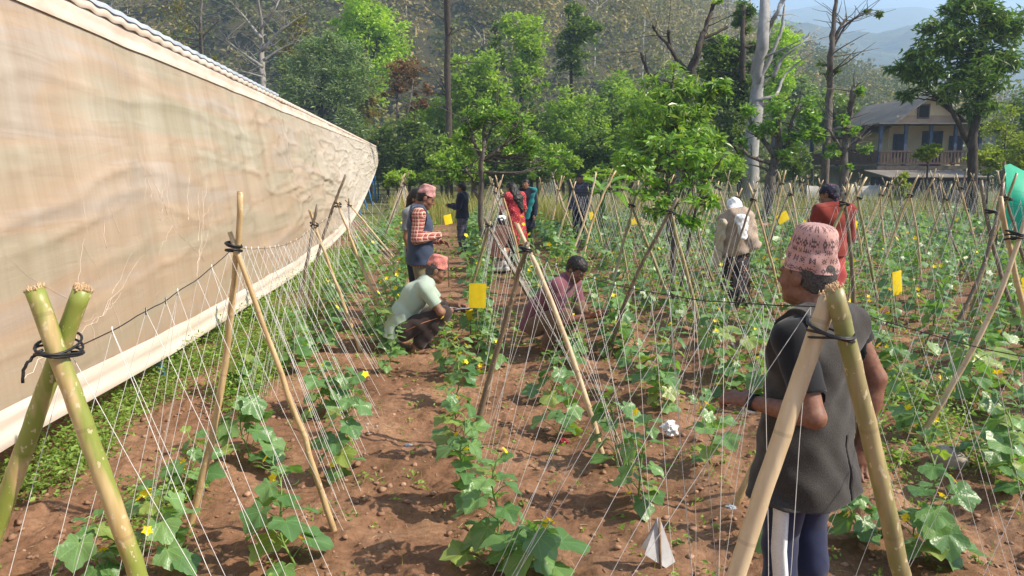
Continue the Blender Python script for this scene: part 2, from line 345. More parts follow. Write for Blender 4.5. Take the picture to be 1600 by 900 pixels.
bx = np.interp(yy, cY, cX); bz = np.interp(yy, cY, cZ)
k = np.ones(15) / 15; bx = np.convolve(np.pad(bx, 7, 'edge'), k, 'valid'); bz = np.convolve(np.pad(bz, 7, 'edge'), k, 'valid')
Yg, Vg = np.meshgrid(yy, vv, indexing='ij'); TOPZ = 3.03
Zg = TOPZ + (bz[:, None] - TOPZ) * Vg; Xg = -2.44 + (bx[:, None] + 2.44) * Vg ** 1.15
env = np.sin(np.clip(Vg, 0, 1) * math.pi) ** 0.6
def folds(y, z):
    wy = y + 0.5 * vnoise(y * 0.5, z * 0.8, 8)
    a = fbm(wy * 0.45 + z * 0.6, z * 2.6 - y * 0.13, 11, 3); r = 1 - np.abs(fbm(wy * 0.30, z * 2.8 + 0.35 * np.sin(y * 0.7), 14, 2)) * 3.2
    r2 = 1 - np.abs(fbm(wy * 0.6 + z * .4, z * 6.5 - y * .25, 19, 2)) * 3.5
    nearf = 0.30 + 0.70 * np.clip((y - 8) / 9, 0, 1)
    return nearf * ((0.030 + 0.045 * np.clip((y - 6) / 9, 0, 1)) * a + 0.060 * np.clip(r, 0, 1) ** 5 + 0.030 * np.clip(r2, 0, 1) ** 4 + 0.005 * fbm(y * 3, z * 5, 17, 2))
Xg = Xg + env * folds(Yg, Zg) - 0.05 * env * np.exp(-((np.abs((Yg - 6.79) % 3.6 - 1.8) - 1.8) / 0.3) ** 2) + 0.05 * env
MB().grid(np.stack([Xg, Yg, Zg], -1)).build('sheet_wall', M_SHEET, GH)
def strip(name, mat, f0, f1, off, nf):   # doubled strip of sheet lying proud of the wall
    i0 = int(f0 * 89); i1 = int(f1 * 89); P = np.stack([Xg, Yg, Zg], -1)[:, i0:i1 + 1].copy()
    w_ = np.linspace(0, 1, i1 - i0 + 1)[None]; P[..., 0] += off + nf * np.sin(w_ * 9 + 2 * vnoise(Yg[:, i0:i1 + 1] * 0.6, w_ * 2, 6)) * np.sin(w_ * math.pi)
    B = P.copy(); B[..., 0] -= 0.008
    MB().grid(P).grid(B[:, ::-1]).build(name, mat, GH)
strip('hem', M_HEM, 0.925, 1.0, 0.022, 0.012); strip('top_flap', M_FLAP, 0.0, 0.075, 0.016, 0.01)
mb = MB(); y2 = np.arange(-6, 46.2, 0.05); u2 = np.linspace(0, 1, 24)
Yr, Ur = np.meshgrid(y2, u2, indexing='ij'); Xr = -2.44 - 4.0 * Ur; Zr = 3.06 + 1.25 * Ur + 0.022 * np.sin(Yr * 2 * math.pi / 0.30)
mb.grid(np.stack([Xr, Yr, Zr], -1)); Q = np.stack([Xr - 0.02, Yr, Zr - 0.012], -1); mb.grid(Q[:, ::-1])
mb.grid(np.stack([-6.44 - 4.0 * Ur, Yr, 4.31 - 1.25 * Ur + 0.01 * np.sin(Yr * 21)], -1)); mb.build('roof', M_SHEET, GH)
mb = MB(); yf = np.arange(-6, 46.2, 0.025); P = np.zeros((len(yf), 4, 3)); P[..., 1] = yf[:, None]; wv = np.sin(yf * 2 * math.pi / 0.30)
for k_, (x_, z_) in enumerate(((-2.40, 2.998), (-2.392, 3.012), (-2.392, 3.05), (-2.44, 3.075))): P[:, k_, 0] = x_ + 0.005 * wv; P[:, k_, 2] = z_ + 0.007 * wv
mb.grid(P); P2 = P.copy(); P2[..., 0] -= 0.01; mb.grid(P2[:, ::-1]); mb.build('fascia', M_FLAP, GH)
mb = MB(); y3 = np.arange(-6, 13.6, 0.05); e = np.array([[-2.385, 3.062], [-2.385, 3.098], [-2.9, 3.25], [-3.4, 3.40]])
P = np.zeros((len(y3), 4, 3)); P[..., 0] = e[None, :, 0]; P[..., 1] = y3[:, None]; P[..., 2] = e[None, :, 1] + 0.006 * np.sin(y3[:, None] * 21)
mb.grid(P); P2 = P.copy(); P2[..., 2] -= 0.012; P2[..., 0] -= 0.012; mb.grid(P2[:, ::-1]); mb.build('roof_flashing', M_TIN, GH)
mb = MB(); mb.grid(np.stack(np.meshgrid([-10.4], np.arange(-6, 46.3, 1.0), np.linspace(0, 3.05, 6), indexing='ij'), -1)[0]); mb.build('back_wall', M_SHEET, GH)
mb = MB(); mb.box((-2.58, 19.9, 2.985), (0.06, 51.8, 0.06)); mb.build('eave_rail', M_PIPE, GH)
for k in range(11):
    y = 2.99 + 3.8 * k
    MB().tube([(-2.30, y, gzf(-2.3, y) - 0.1), (-2.44, y, 0.5), (-2.55, y, 1.2)], 0.032, 12).tube([(-2.55, y, 1.2), (-2.56, y, 3.0)], 0.03, 12).build('post', M_BLUE if k > 0 else M_BLUE, GH)
for k, y in enumerate((43.0, 45.8)):
    MB().tube([(-2.50, y, -0.1), (-2.55, y, 3.0)], 0.045, 10).build('post', M_BLUE, GH)
# dry vines caught against the near sheet
M_DRYV = noise_mat('dry_vine', (0.72, 0.60, 0.50), (0.78, 0.66, 0.56), 8, 0.8, 0.0)
rg = np.random.default_rng(5); mb = MB()
iy = lambda y: int(np.argmin(np.abs(yy - y)))
def vine(y, z, dy, dz, n, r):
    pts = []
    for k in range(n):
        j = iy(y); q = int(np.clip((z - TOPZ) / (bz[j] - TOPZ), 0.02, 0.9) * 89); pts.append([Xg[j, q] + 0.004, y, Zg[j, q]])
        y += dy * 0.05 + rg.normal(0, 0.012); z += dz * 0.05 + rg.normal(0, 0.012)
        if n > 10 and rg.random() < 0.22: vine(y, z, dy + rg.normal(0, 0.9), dz + rg.normal(0, 0.7), int(n * 0.4), r * 0.6)
    if len(pts) > 2: mb.tube(pts, np.linspace(r, r * 0.4, len(pts)), 4, False)
for _ in range(14): vine(rg.uniform(3.4, 8.0), rg.uniform(0.6, 1.6), rg.normal(0, 0.6), rg.uniform(0.3, 1.0), rg.integers(8, 24), 0.0020)
mb.build('dry_vine', M_DRYV, GH)
# ================================================================ HOUSE
HX = lambda px, py, d: at(px, py, d)
M_PLAS = noise_mat('cream_plaster', (0.54, 0.44, 0.27), (0.66, 0.55, 0.36), 1.2, 0.9, 0.1)
M_MUD = noise_mat('mud_plaster', (0.34, 0.24, 0.17), (0.46, 0.34, 0.24), 1.5, 0.9, 0.1)
M_LIME = noise_mat('lime_wash', (0.28, 0.26, 0.235), (0.46, 0.44, 0.40), 1.2, 0.9, 0.1)
M_TILE = noise_mat('old_tin_roof', (0.12, 0.105, 0.092), (0.23, 0.20, 0.175), 1.6, 0.7, 0.1, (1, 0.4, 1))
M_BPAINT = noise_mat('blue_paint', (0.035, 0.05, 0.09), (0.075, 0.10, 0.16), 6, 0.6, 0.1)
M_BDARK = noise_mat('dark_blue_door', (0.02, 0.03, 0.06), (0.05, 0.06, 0.10), 6, 0.6, 0.1)
M_RAIL = noise_mat('brown_rail', (0.075, 0.045, 0.032), (0.14, 0.085, 0.062), 4, 0.8, 0.1)
M_DARK = plain('opening_shade_black', (0.01, 0.009, 0.008), 0.9)  # near-black panels paint the shade inside the house openings
M_WOODD = noise_mat('old_timber', (0.07, 0.055, 0.045), (0.15, 0.12, 0.10), 5, 0.85, 0.2)
D = 40.0
ang = -YAW                                                        # the house stands square to the field's far edge
Rz = np.array([[math.cos(ang), -math.sin(ang), 0], [math.sin(ang), math.cos(ang), 0], [0, 0, 1]])
h0 = at(1437, 320, D); h0[2] = 0.0
HOUSE = thing('farmhouse', h0, 'two-storey farmhouse with grey pitched roof and a railed blue-posted veranda', 'house')
def hb(mb, c, s): return mb.box(h0 + Rz @ np.array(c), s, Rz)
ZF, ZE, ZR, HW, LEN = 1.95, 4.15, 5.62, 1.95, 8.5                  # floor, eave, ridge, half width, length
mb = MB(); hb(mb, (0, LEN / 2, ZF / 2 - 0.3), (2 * HW, LEN, ZF + 0.5)); mb.build('lower_wall', M_LIME, HOUSE, False)
mb = MB(); hb(mb, (0, LEN / 2, (ZF + ZE) / 2), (2 * HW, LEN - 0.02, ZE - ZF - 0.01)); mb.build('upper_wall', M_PLAS, HOUSE, False)
mb = MB(); q = [(-HW, 0.0, ZE), (HW, 0.0, ZE), (0, 0.0, ZR - 0.1), (-HW, 0.22, ZE), (HW, 0.22, ZE), (0, 0.22, ZR - 0.1)]
mb.add([h0 + Rz @ np.array(p) for p in q], [np.array([[0, 1, 2], [5, 4, 3]]), np.array([[0, 3, 4, 1], [1, 4, 5, 2], [2, 5, 3, 0]])]); mb.build('gable', M_PLAS, HOUSE, False)
mb = MB(); hb(mb, (0, -0.03, ZE + 0.2), (2 * HW * 0.84, 0.05, 0.42)); mb.build('gable_band', M_MUD, HOUSE, False)
f = MB(); hb(f, (-0.25, -0.06, ZE + 0.62), (0.62, 0.08, 0.74)); f = f.build('window', M_WOODD, HOUSE, False)
mb = MB(); hb(mb, (-0.25, -0.105, ZE + 0.62), (0.48, 0.02, 0.60)); p = mb.build('opening_shade', M_DARK, None, False, org=HOUSE['_org']); p.parent = f; p.location = (0, 0, 0)
def slope(name, sx):
    mb = MB(); ov = 0.55; n = 60
    U, W_ = np.meshgrid(np.linspace(0, 1, 10), np.linspace(-0.6, LEN + 0.4, n), indexing='ij')
    x = sx * (HW + ov) * U; z = ZR - (ZR - ZE + 0.42) * U ** 1.08 + 0.012 * np.sin(W_ * 2 * math.pi / 0.28)
    P = np.stack([x, W_, z], -1).reshape(-1, 3) @ Rz.T + h0
    P = P.reshape(10, n, 3); mb.grid(P if sx < 0 else P[:, ::-1]); P2 = P.copy(); P2[..., 2] -= 0.07; mb.grid(P2 if sx > 0 else P2[:, ::-1])
    for a in (0, n - 1): mb.grid(np.stack([P[:, a], P2[:, a]], 1))
    mb.grid(np.stack([P[-1], P2[-1]], 1)); return mb.build(name, M_TILE, HOUSE)
slope('roof_slope', -1); slope('roof_slope', 1)
mb = MB(); R2 = Rz
for (cx, cyy, sx, sy) in ((0, -0.95, 2 * HW + 3.0, 2.0), (-HW - 0.72, LEN / 2, 1.5, LEN)):   # lean-to roof over the veranda
    hb(mb, (cx, cyy, ZE - 0.10), (sx, sy, 0.05))
mb.build('veranda_roof', M_TILE, HOUSE, False)
mb = MB(); hb(mb, (0, -0.85, ZF - 0.1), (2 * HW + 2.6, 1.7, 0.18)); hb(mb, (-HW - 0.65, LEN / 2 + 0.01, ZF - 0.102), (1.3, LEN, 0.18)); mb.build('veranda_floor', M_WOODD, HOUSE, False)
px_ = np.linspace(-HW - 1.2, HW + 1.2, 6)
for x in px_:
    mb = MB(); hb(mb, (x, -1.6, (ZF + ZE) / 2 - 0.06), (0.15, 0.15, ZE - ZF - 0.14)); mb.build('veranda_post', M_BPAINT, HOUSE, False)
for y in (1.5, 3.4, 5.3, 7.2):
    mb = MB(); hb(mb, (-HW - 1.2, y, (ZF + ZE) / 2 - 0.06), (0.15, 0.15, ZE - ZF - 0.14)); mb.build('veranda_post', M_BPAINT, HOUSE, False)
mb = MB()
for z in (ZF + 0.12, ZF + 0.72): hb(mb, (0, -1.68, z), (2 * HW + 2.6, 0.06, 0.09)); hb(mb, (-HW - 1.29, LEN / 2 - 0.9, z), (0.06, LEN + 1.5, 0.09))
for x in np.arange(-HW - 1.15, HW + 1.25, 0.17): hb(mb, (x, -1.68, ZF + 0.42), (0.085, 0.045, 0.51))
for y in np.arange(-1.5, LEN, 0.17): hb(mb, (-HW - 1.29, y, ZF + 0.42), (0.045, 0.11, 0.51))
mb.build('railing', M_RAIL, HOUSE, False)
for x, wd, hh, mt, nm in ((-1.35, 0.5, 1.1, M_BDARK, 'shutter'), (0.35, 0.85, 1.75, M_BDARK, 'door'), (1.62, 0.5, 1.0, M_BDARK, 'shutter')):
    z0 = ZF + (0 if nm == 'door' else 0.5)
    f = MB(); hb(f, (x, -0.03, z0 + hh / 2), (wd + 0.22, 0.06, hh + 0.12)); f = f.build('door_frame' if nm == 'door' else 'window_frame', M_BPAINT, HOUSE, False)
    mb = MB(); hb(mb, (x, -0.075, z0 + hh / 2), (wd, 0.03, hh - 0.02)); p = mb.build(nm, mt, None, False, org=HOUSE['_org']); p.parent = f; p.location = (0, 0, 0)
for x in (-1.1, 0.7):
    mb = MB(); hb(mb, (x, -0.02, 0.85), (0.7, 0.05, 1.5)); mb.build('lower_opening_shade', M_DARK, HOUSE, False)  # flat black panels painting the dark of the lower storey under the veranda
# dark lean-to shed and low wall in front of the house
M_TARP = noise_mat('dark_tarp', (0.015, 0.016, 0.02), (0.05, 0.05, 0.06), 2, 0.6, 0.3)
s0 = at(1450, 300, 35.5); s0[2] = 0
SHED = thing('lean_to_shed', s0, 'low dark shed with a tin roof standing before the farmhouse veranda', 'shed')
def sb(mb, c, s): return mb.box(s0 + Rz @ np.array(c), s, Rz)
mb = MB(); sb(mb, (0.3, 1.0, 0.7), (4.2, 2.0, 1.4)); mb.build('wall', M_TARP, SHED, False)
mb = MB(); Rt = Rz @ np.array([[1, 0, 0], [0, math.cos(.12), -math.sin(.12)], [0, math.sin(.12), math.cos(.12)]]); mb.box(s0 + Rz @ np.array([0.3, 0.9, 1.56]), (4.8, 2.6, 0.05), Rt); mb.build('roof', M_TILE, SHED, False)
for x in (-1.9, -0.4, 1.1, 2.5):
    mb = MB(); sb(mb, (x, -0.25, 0.66), (0.1, 0.1, 1.32)); mb.build('post', M_WOODD, SHED, False)
s1 = at(1330, 300, 36); s1[2] = 0
LW = MB(); n = 40; rg = np.random.default_rng(3)
x = np.linspace(-2.2, 2.4, n); top = 1.0 + 0.08 * rg.normal(size=n).cumsum() / 4
prof = [(0.2, -0.2), (0.18, 0.6), (0.14, 1.0), (-0.14, 1.0), (-0.18, -0.2)]
P = np.array([[s1 + Rz @ np.array([a, -q, zz if zz < 0.9 else top[i]]) for (q, zz) in prof] for i, a in enumerate(x)])
tag(LW.grid(P).build('stone_wall', M_LIME, org=s1), 'low grey limewashed wall standing left of the dark shed', 'wall')
# ================================================================ GREEN SHADE CLOTH
M_GREEN = noise_mat('green_net', (0.0, 0.30, 0.17), (0.01, 0.42, 0.25), 2, 0.6, 0.1)
d_ = 15.5; c0 = at(1594, 320, d_); c0[2] = gzf(c0[0], c0[1])
SC = thing('shade_cloth_screen', c0, 'bright green shade cloth hung over sticks at the right edge of the field', 'shade cloth')
U, V_ = np.meshgrid(np.linspace(0, 1, 50), np.linspace(0, 1, 36), indexing='ij'); topz = np.interp(U, [0, .06, .35, .6, 1], [1.96, 2.0, 1.72, 1.62, 1.9])
Xl = -0.42 + 2.2 * U; Zl = topz * (1 - V_) + 0.60 * V_; Yl = -0.35 * V_ + 0.07 * np.sin(U * 19 + V_ * 2) * V_ + 0.05 * vnoise(U * 5 + V_ * 4, V_ * 3, 9) + 0.06 * np.sin(U * 7 - V_ * 5)
P = np.stack([Xl, Yl, Zl - 0.10 + 0 * Xl], -1).reshape(-1, 3) @ Rz.T + c0; P = P.reshape(50, 36, 3)
Q = P + (Rz @ np.array([0, 0.006, 0])); MB().grid(P).grid(Q[:, ::-1]).build('cloth', M_GREEN, SC)
for x in (-0.38, 0.7, 1.75): MB().tube([c0 + Rz @ np.array([x, 0.08, -0.1]), c0 + Rz @ np.array([x, 0.05, 1.95])], [0.03, 0.022], 7).build('pole', M_WOODD, SC)
# ================================================================ TREES
L_LIME = leaf_mat('lime_leaf', (0.20, 0.32, 0.03), (0.36, 0.50, 0.055), 0.4)
L_GREEN = leaf_mat('green_leaf', (0.13, 0.22, 0.030), (0.30, 0.41, 0.065), 0.42)
L_DARK = leaf_mat('dark_leaf', (0.045, 0.088, 0.018), (0.155, 0.22, 0.044), 0.36)
L_GREY = leaf_mat('greygreen_leaf', (0.085, 0.145, 0.058), (0.24, 0.31, 0.15), 0.35)
L_OLIVE = leaf_mat('olive_leaf', (0.10, 0.10, 0.02), (0.23, 0.20, 0.035), 0.35, dead=(0.22, 0.10, 0.03))
L_RUST = leaf_mat('rust_leaf', (0.10, 0.05, 0.025), (0.22, 0.12, 0.055), 0.3)
L_MANGO = leaf_mat('mango_leaf', (0.044, 0.098, 0.020), (0.14, 0.23, 0.045), 0.3, 0.35, 0.5, dead=(0.14, 0.19, 0.04))
L_BROAD = leaf_mat('broad_leaf', (0.09, 0.19, 0.030), (0.21, 0.36, 0.07), 0.35, 0.4, 0.5, dead=(0.25, 0.33, 0.05))
L_YEL = leaf_mat('yellowgreen_leaf', (0.13, 0.18, 0.02), (0.27, 0.31, 0.045), 0.4)
L_BUSH = leaf_mat('bush_leaf', (0.09, 0.18, 0.032), (0.24, 0.36, 0.07), 0.38, 0.32, 0.5, dead=(0.26, 0.33, 0.06))
B_DARK = noise_mat('dark_bark', (0.025, 0.020, 0.016), (0.085, 0.065, 0.05), 14, 0.95, 0.8, (1, 1, 0.35), dist=0.03)
B_BROWN = noise_mat('brown_bark', (0.055, 0.046, 0.039), (0.16, 0.135, 0.112), 12, 0.95, 0.8, (1, 1, 0.4), dist=0.03)
B_GREY = noise_mat('grey_bark', (0.16, 0.145, 0.125), (0.36, 0.33, 0.30), 5, 0.9, 0.5, (1, 1, 0.5), dist=0.03)
B_PALE = noise_mat('pale_smooth_bark', (0.17, 0.165, 0.155), (0.38, 0.37, 0.355), 3.5, 0.85, 0.4, (1, 1, 0.6), dist=0.02, mid=(0.28, 0.27, 0.26))
TR = np.random.default_rng(1234)
def wob(P, n, amp, rg):   # smooth a coarse path and let it waver
    P = np.asarray(P, float); tt = np.linspace(0, len(P) - 1, n); k = np.arange(len(P))
    Q = np.stack([np.interp(tt, k, P[:, i]) for i in range(P.shape[1])], -1)
    ker = np.array([.25, .5, .25]); Z = Q.copy()
    for _ in range(2):
        for i in range(Q.shape[1]): Z[1:-1, i] = np.convolve(Z[:, i], ker, 'valid')
    Z[1:-1, :3] += rg.normal(0, amp, (n - 2, 3)); return Z
def tree(name, label, cat, d, trunks, crowns, lmat, bmat, size, seed=0, aspect=0.5, droop=0.0, group=None, nleaf=60, limbs=10, twigs=0, up=0.5, gap=0.34, ground=True):
    rg = np.random.default_rng(seed + 100)
    base = at(trunks[0][0][0], 300, d); base[2] = gzf(base[0], base[1])
    root = thing(name, base, label, cat, group)
    tm = MB(); paths = []
    for ti, tr in enumerate(trunks):
        P = []
        for k, (px, py, r) in enumerate(tr):
            p = at(px, py, d + (0 if k == 0 else rg.normal(0, 0.012 * d * min(1, k)))) if py is not None else base - [0, 0, 0.1]
            if k == 0 and py == 0: p = at(px, 300, d); p[2] = gzf(p[0], p[1]) - 0.08
            P.append([*p, r])
        Q = wob(P, max(7, len(P) * 4), P[0][3] * 0.10, rg); paths.append(Q)
        tm.tube(Q[:, :3], np.maximum(Q[:, 3] * (1 + rg.normal(0, 0.06, len(Q))), 0.006), 9 if P[0][3] > 0.05 else 6, rnd=rg.random())
        for _ in range(twigs):
            i = rg.integers(len(Q) // 3, len(Q)); dr = rg.normal(size=3); dr[2] = abs(dr[2]) * 0.7 + 0.2; ln = rg.uniform(0.03, 0.09) * d * 0.35
            a = Q[i, :3]; b_ = a + dr * ln * 0.5; tm.tube(wob([[*a, 0], [*b_, 0], [*(b_ + (dr + rg.normal(0, .4, 3)) * ln * 0.5), 0]], 6, ln * 0.02, rg)[:, :3], np.linspace(max(0.3 * Q[i, 3], 0.012), 0.005, 6), 5)
    allp = np.concatenate(paths); cm = MB(); nc = 0
    for (cx, cy_, rx, ry, n) in crowns:
        c0 = at(cx, cy_, d); s = d / FPX; R = np.array([rx, 0.85 * rx, ry]) * s
        q = rg.normal(size=(n, 3)); q /= np.linalg.norm(q, axis=1)[:, None]; q *= (rg.random((n, 1)) ** 0.42)
        cl = c0 + q * R
        keep = vnoise(cl[:, 0] / (R[0] * 0.6) + 9, cl[:, 2] / (R[2] * 0.6), seed + 3) + 0.5 > gap * 0.6; cl = cl[keep]
        for i, p in enumerate(cl):
            m = int(nleaf * rg.uniform(0.5, 1.4)); sg = min(R[0], R[2]) * rg.uniform(0.10, 0.24)
            P = p + rg.normal(size=(m, 3)) * sg * [1, 1, 0.75]
            P = P[P[:, 2] > base[2] + 0.05]
            if len(P) == 0: continue
            leaves(cm, P, size, rg, up, aspect, droop, rnd=np.clip(rg.normal(rg.uniform(0.25, 0.75), 0.2, len(P)), 0, 1)); nc += len(P)
        for i in rg.permutation(len(cl))[:limbs]:
            p = cl[i]; below = allp[allp[:, 2] < p[2] + 0.1 * R[2]]
            if len(below) == 0: below = allp
            j = np.argmin(np.linalg.norm(below[:, :3] - p, axis=1) - 0.3 * below[:, 2] * 0); a = below[j]
            mid = (a[:3] + p) / 2 + rg.normal(0, 0.08, 3) * np.linalg.norm(p - a[:3]) + [0, 0, -0.05 * np.linalg.norm(p - a[:3])]
            tm.tube(wob([[*a[:3], 0], [*mid, 0], [*p, 0]], 8, 0.01 * d / 20, rg)[:, :3], np.linspace(max(min(a[3] * 0.55, 0.10), 0.014), 0.008, 8), 6)
    tm.build('trunk', bmat, root)
    if nc: cm.build('crown', lmat, root, smooth=False)
    return root
# -- the tall background trees, traced trunk by trunk at their own distance
tree('lime_tree', 'tall lime green tree with a dark fork rising behind the greenhouse', 'tree', 62, [[(570, 0, .38), (569, 180, .32), (568, 95, .26), (578, 30, .12)], [(568, 120, .2), (555, 70, .1)], [(569, 120, .2), (592, 60, .1)]],
     [(578, 25, 48, 55, 60), (570, 95, 55, 50, 55), (600, 70, 40, 40, 28), (560, 150, 38, 35, 22), (540, 50, 26, 35, 14)], L_LIME, B_DARK, 0.33, 1, nleaf=75, gap=0.3)
tree('bare_tree', 'leafless grey tree with forked branches standing above the greenhouse roof edge', 'tree', 48, [[(412, 0, .26), (411, 140, .22), (408, 75, .17), (408, 40, .12), (402, -20, .05)], [(408, 80, .12), (440, 45, .07), (478, 20, .02)], [(408, 60, .12), (385, 30, .07), (362, 5, .02)], [(411, 105, .11), (382, 85, .06), (352, 62, .02)], [(408, 45, .09), (432, 10, .05), (445, -20, .02)], [(411, 95, .10), (440, 75, .05), (470, 62, .02)], [(410, 120, .06), (375, 110, .03), (345, 112, .015)]],
     [], L_OLIVE, B_GREY, 0.2, 2, twigs=16)
tree('bare_tree', 'thin leafless tree wrapped in olive creeper at upper left', 'tree', 52, [[(318, 0, .2), (316, 95, .15), (312, 40, .1), (318, -20, .05)], [(314, 60, .07), (345, 30, .02)], [(312, 50, .07), (290, 15, .02)]],
     [(290, 50, 38, 40, 22), (300, 12, 28, 22, 8), (338, 105, 14, 14, 6)], L_OLIVE, B_BROWN, 0.22, 3, twigs=14, nleaf=45)
tree('bare_tree', 'small leafless tree far up behind the roof at top left', 'tree', 75, [[(170, 0, .2), (170, 32, .15), (172, 10, .12), (178, -20, .05)], [(170, 20, .08), (145, 2, .02)], [(171, 18, .08), (205, -2, .02)]], [], L_OLIVE, B_GREY, 0.2, 4, twigs=14)
tree('olive_tree', 'olive brown creeper-clad tree right of the bare grey tree', 'tree', 56, [[(462, 0, .2), (462, 130, .15), (466, 50, .06)]], [(464, 60, 22, 40, 20), (452, 100, 22, 30, 12)], L_OLIVE, B_BROWN, 0.24, 5, nleaf=55)
tree('feathery_tree', 'broad grey-green feathery tree close behind the greenhouse', 'tree', 50, [[(500, 0, .25), (500, 190, .2), (505, 110, .08)], [(500, 190, .12), (535, 120, .04)]],
     [(500, 110, 58, 48, 60), (545, 130, 40, 60, 45), (470, 160, 45, 40, 35), (540, 200, 40, 35, 22), (512, 70, 35, 22, 16)], L_GREY, B_DARK, 0.30, 6, aspect=0.28, nleaf=75, gap=0.25)
tree('olive_tree', 'upright yellowish creeper-clad tree beside the feathery tree', 'tree', 54, [[(578, 0, .2), (577, 230, .16), (575, 130, .05)]], [(577, 165, 24, 55, 26), (572, 212, 24, 26, 10)], L_OLIVE, B_BROWN, 0.25, 7, nleaf=60)
tree('rusty_tree', 'rusty brown leaved tree on thin forked trunks', 'tree', 45, [[(628, 0, .16), (626, 250, .13), (622, 190, .1), (618, 130, .04)], [(626, 230, .1), (640, 160, .05), (648, 110, .03)], [(630, 260, .08), (650, 190, .03)]],
     [(635, 118, 32, 28, 26), (655, 145, 18, 30, 12), (618, 140, 22, 20, 8), (648, 175, 18, 20, 6)], L_RUST, B_BROWN, 0.20, 8, nleaf=60, twigs=6)
tree('bare_trunk_tree', 'tall straight dark trunk stripped of branches rising out of the picture', 'tree', 36, [[(701, 0, .20), (701, 200, .17), (699, 90, .15), (699, -20, .13), (700, -80, .1)]], [], L_GREEN, B_DARK, 0.2, 9, twigs=26)
tree('light_green_tree', 'soft light green tree right of the tall dark trunk', 'tree', 46, [[(740, 0, .2), (742, 220, .15), (745, 120, .06)]], [(748, 120, 42, 45, 40), (735, 165, 42, 40, 34), (770, 165, 30, 40, 22), (730, 215, 35, 30, 16)], L_GREEN, B_BROWN, 0.27, 10, nleaf=75)
tree('oval_tree', 'pale green oval tree on a slim dark trunk', 'tree', 50, [[(816, 0, .18), (815, 190, .15), (815, 130, .12), (818, 50, .05)]], [(816, 62, 34, 42, 44), (818, 108, 36, 26, 26), (828, 140, 26, 18, 10)], L_GREEN, B_DARK, 0.25, 11, nleaf=75, gap=0.28)
tree('narrow_tree', 'narrow dark leafy tree left of the pale green oval tree', 'tree', 55, [[(778, 0, .16), (778, 120, .12), (773, 35, .05)]], [(773, 55, 11, 34, 12), (782, 88, 14, 20, 8)], L_DARK, B_DARK, 0.24, 12, nleaf=50)
tree('dark_tree', 'dark leafy tree with ragged crown standing alone against the hillside', 'tree', 52, [[(893, 0, .2), (893, 150, .15), (893, 95, .1), (888, 20, .04)], [(892, 190, .08), (872, 130, .03)]], [(898, 45, 26, 34, 26), (920, 50, 18, 20, 10), (893, 95, 20, 26, 14), (882, 70, 14, 18, 6), (889, 15, 10, 14, 5)], L_DARK, B_DARK, 0.27, 13, nleaf=55)
tree('pollard_tree', 'lopped bare-limbed tree with knobbly stubs above the mango bush', 'tree', 30, [[(1075, 0, .26), (1075, 200, .22), (1078, 115, .18), (1092, 75, .13), (1104, 40, .08), (1112, 15, .07), (1114, 8, .08)], [(1078, 115, .12), (1058, 95, .09), (1045, 70, .07), (1028, 55, .05), (1020, 40, .05)], [(1048, 75, .06), (1044, 55, .06), (1045, 48, .07)], [(1098, 60, .08), (1118, 52, .06), (1138, 42, .05)], [(1100, 50, .06), (1110, 22, .08)], [(1070, 170, .1), (1012, 115, .07), (1002, 82, .06)], [(1095, 70, .06), (1112, 60, .05), (1122, 68, .04)]],
     [(1122, 6, 9, 6, 3)], L_GREEN, B_DARK, 0.16, 14, nleaf=20, twigs=3)
tree('creeper_tree', 'dark creeper-covered tree with pale sunny edge left of the big pale trunk', 'tree', 34, [[(1160, 0, .22), (1158, 180, .2), (1160, 90, .14), (1162, 10, .06)]], [(1162, 30, 16, 22, 12), (1135, 150, 38, 50, 52), (1120, 95, 32, 40, 34), (1160, 105, 24, 60, 30), (1145, 210, 35, 30, 20)], L_DARK, B_DARK, 0.21, 15, nleaf=80)
tree('lime_tree', 'bright lime green tree behind the big pale trunk', 'tree', 50, [[(1212, 0, .25), (1210, 180, .2), (1212, 80, .08)]], [(1222, 85, 28, 50, 44), (1212, 140, 32, 30, 24), (1128, 95, 24, 42, 24)], L_LIME, B_BROWN, 0.27, 16, nleaf=75, gap=0.25)
tree('pale_trunk_tree', 'big pale smooth-barked trunk leaning up out of the picture', 'tree', 30, [[(1172, 0, .34), (1175, 230, .29), (1182, 140, .26), (1190, 60, .22), (1196, -20, .18), (1200, -90, .15)], [(1188, 90, .12), (1200, 45, .10), (1216, 15, .08), (1222, 0, .09), (1240, -12, .06)], [(1184, 130, .10), (1212, 72, .07), (1222, 45, .06), (1226, 10, .05)], [(1208, 120, .09), (1222, 90, .05), (1248, 72, .03), (1282, 42, .012)], [(1228, 80, .03), (1262, 62, .02), (1300, 60, .01)], [(1180, 158, .08), (1215, 150, .07), (1222, 120, .05), (1245, 100, .03), (1275, 78, .012)]],
     [], L_GREEN, B_PALE, 0.2, 17, twigs=3)
tree('pollard_tree', 'gnarled pollarded tree sprouting leaf tufts before the big pale trunk', 'tree', 22, [[(1200, 0, .17), (1204, 275, .15), (1212, 245, .13), (1218, 215, .10)], [(1212, 245, .09), (1190, 215, .07), (1172, 190, .05), (1165, 165, .03)], [(1214, 240, .09), (1240, 220, .07), (1262, 195, .05), (1270, 170, .03)], [(1218, 220, .07), (1216, 190, .06), (1222, 160, .03)], [(1232, 226, .06), (1236, 190, .05), (1248, 165, .03)], [(1205, 255, .06), (1170, 245, .05), (1152, 222, .03)]],
     [(1170, 178, 16, 18, 10), (1218, 172, 22, 22, 16), (1258, 178, 20, 22, 14), (1192, 205, 22, 18, 12), (1245, 212, 24, 18, 13), (1278, 205, 12, 16, 6), (1160, 228, 14, 14, 6), (1228, 240, 26, 12, 7)], L_BROAD, B_BROWN, 0.15, 18, nleaf=42, twigs=8, limbs=4)
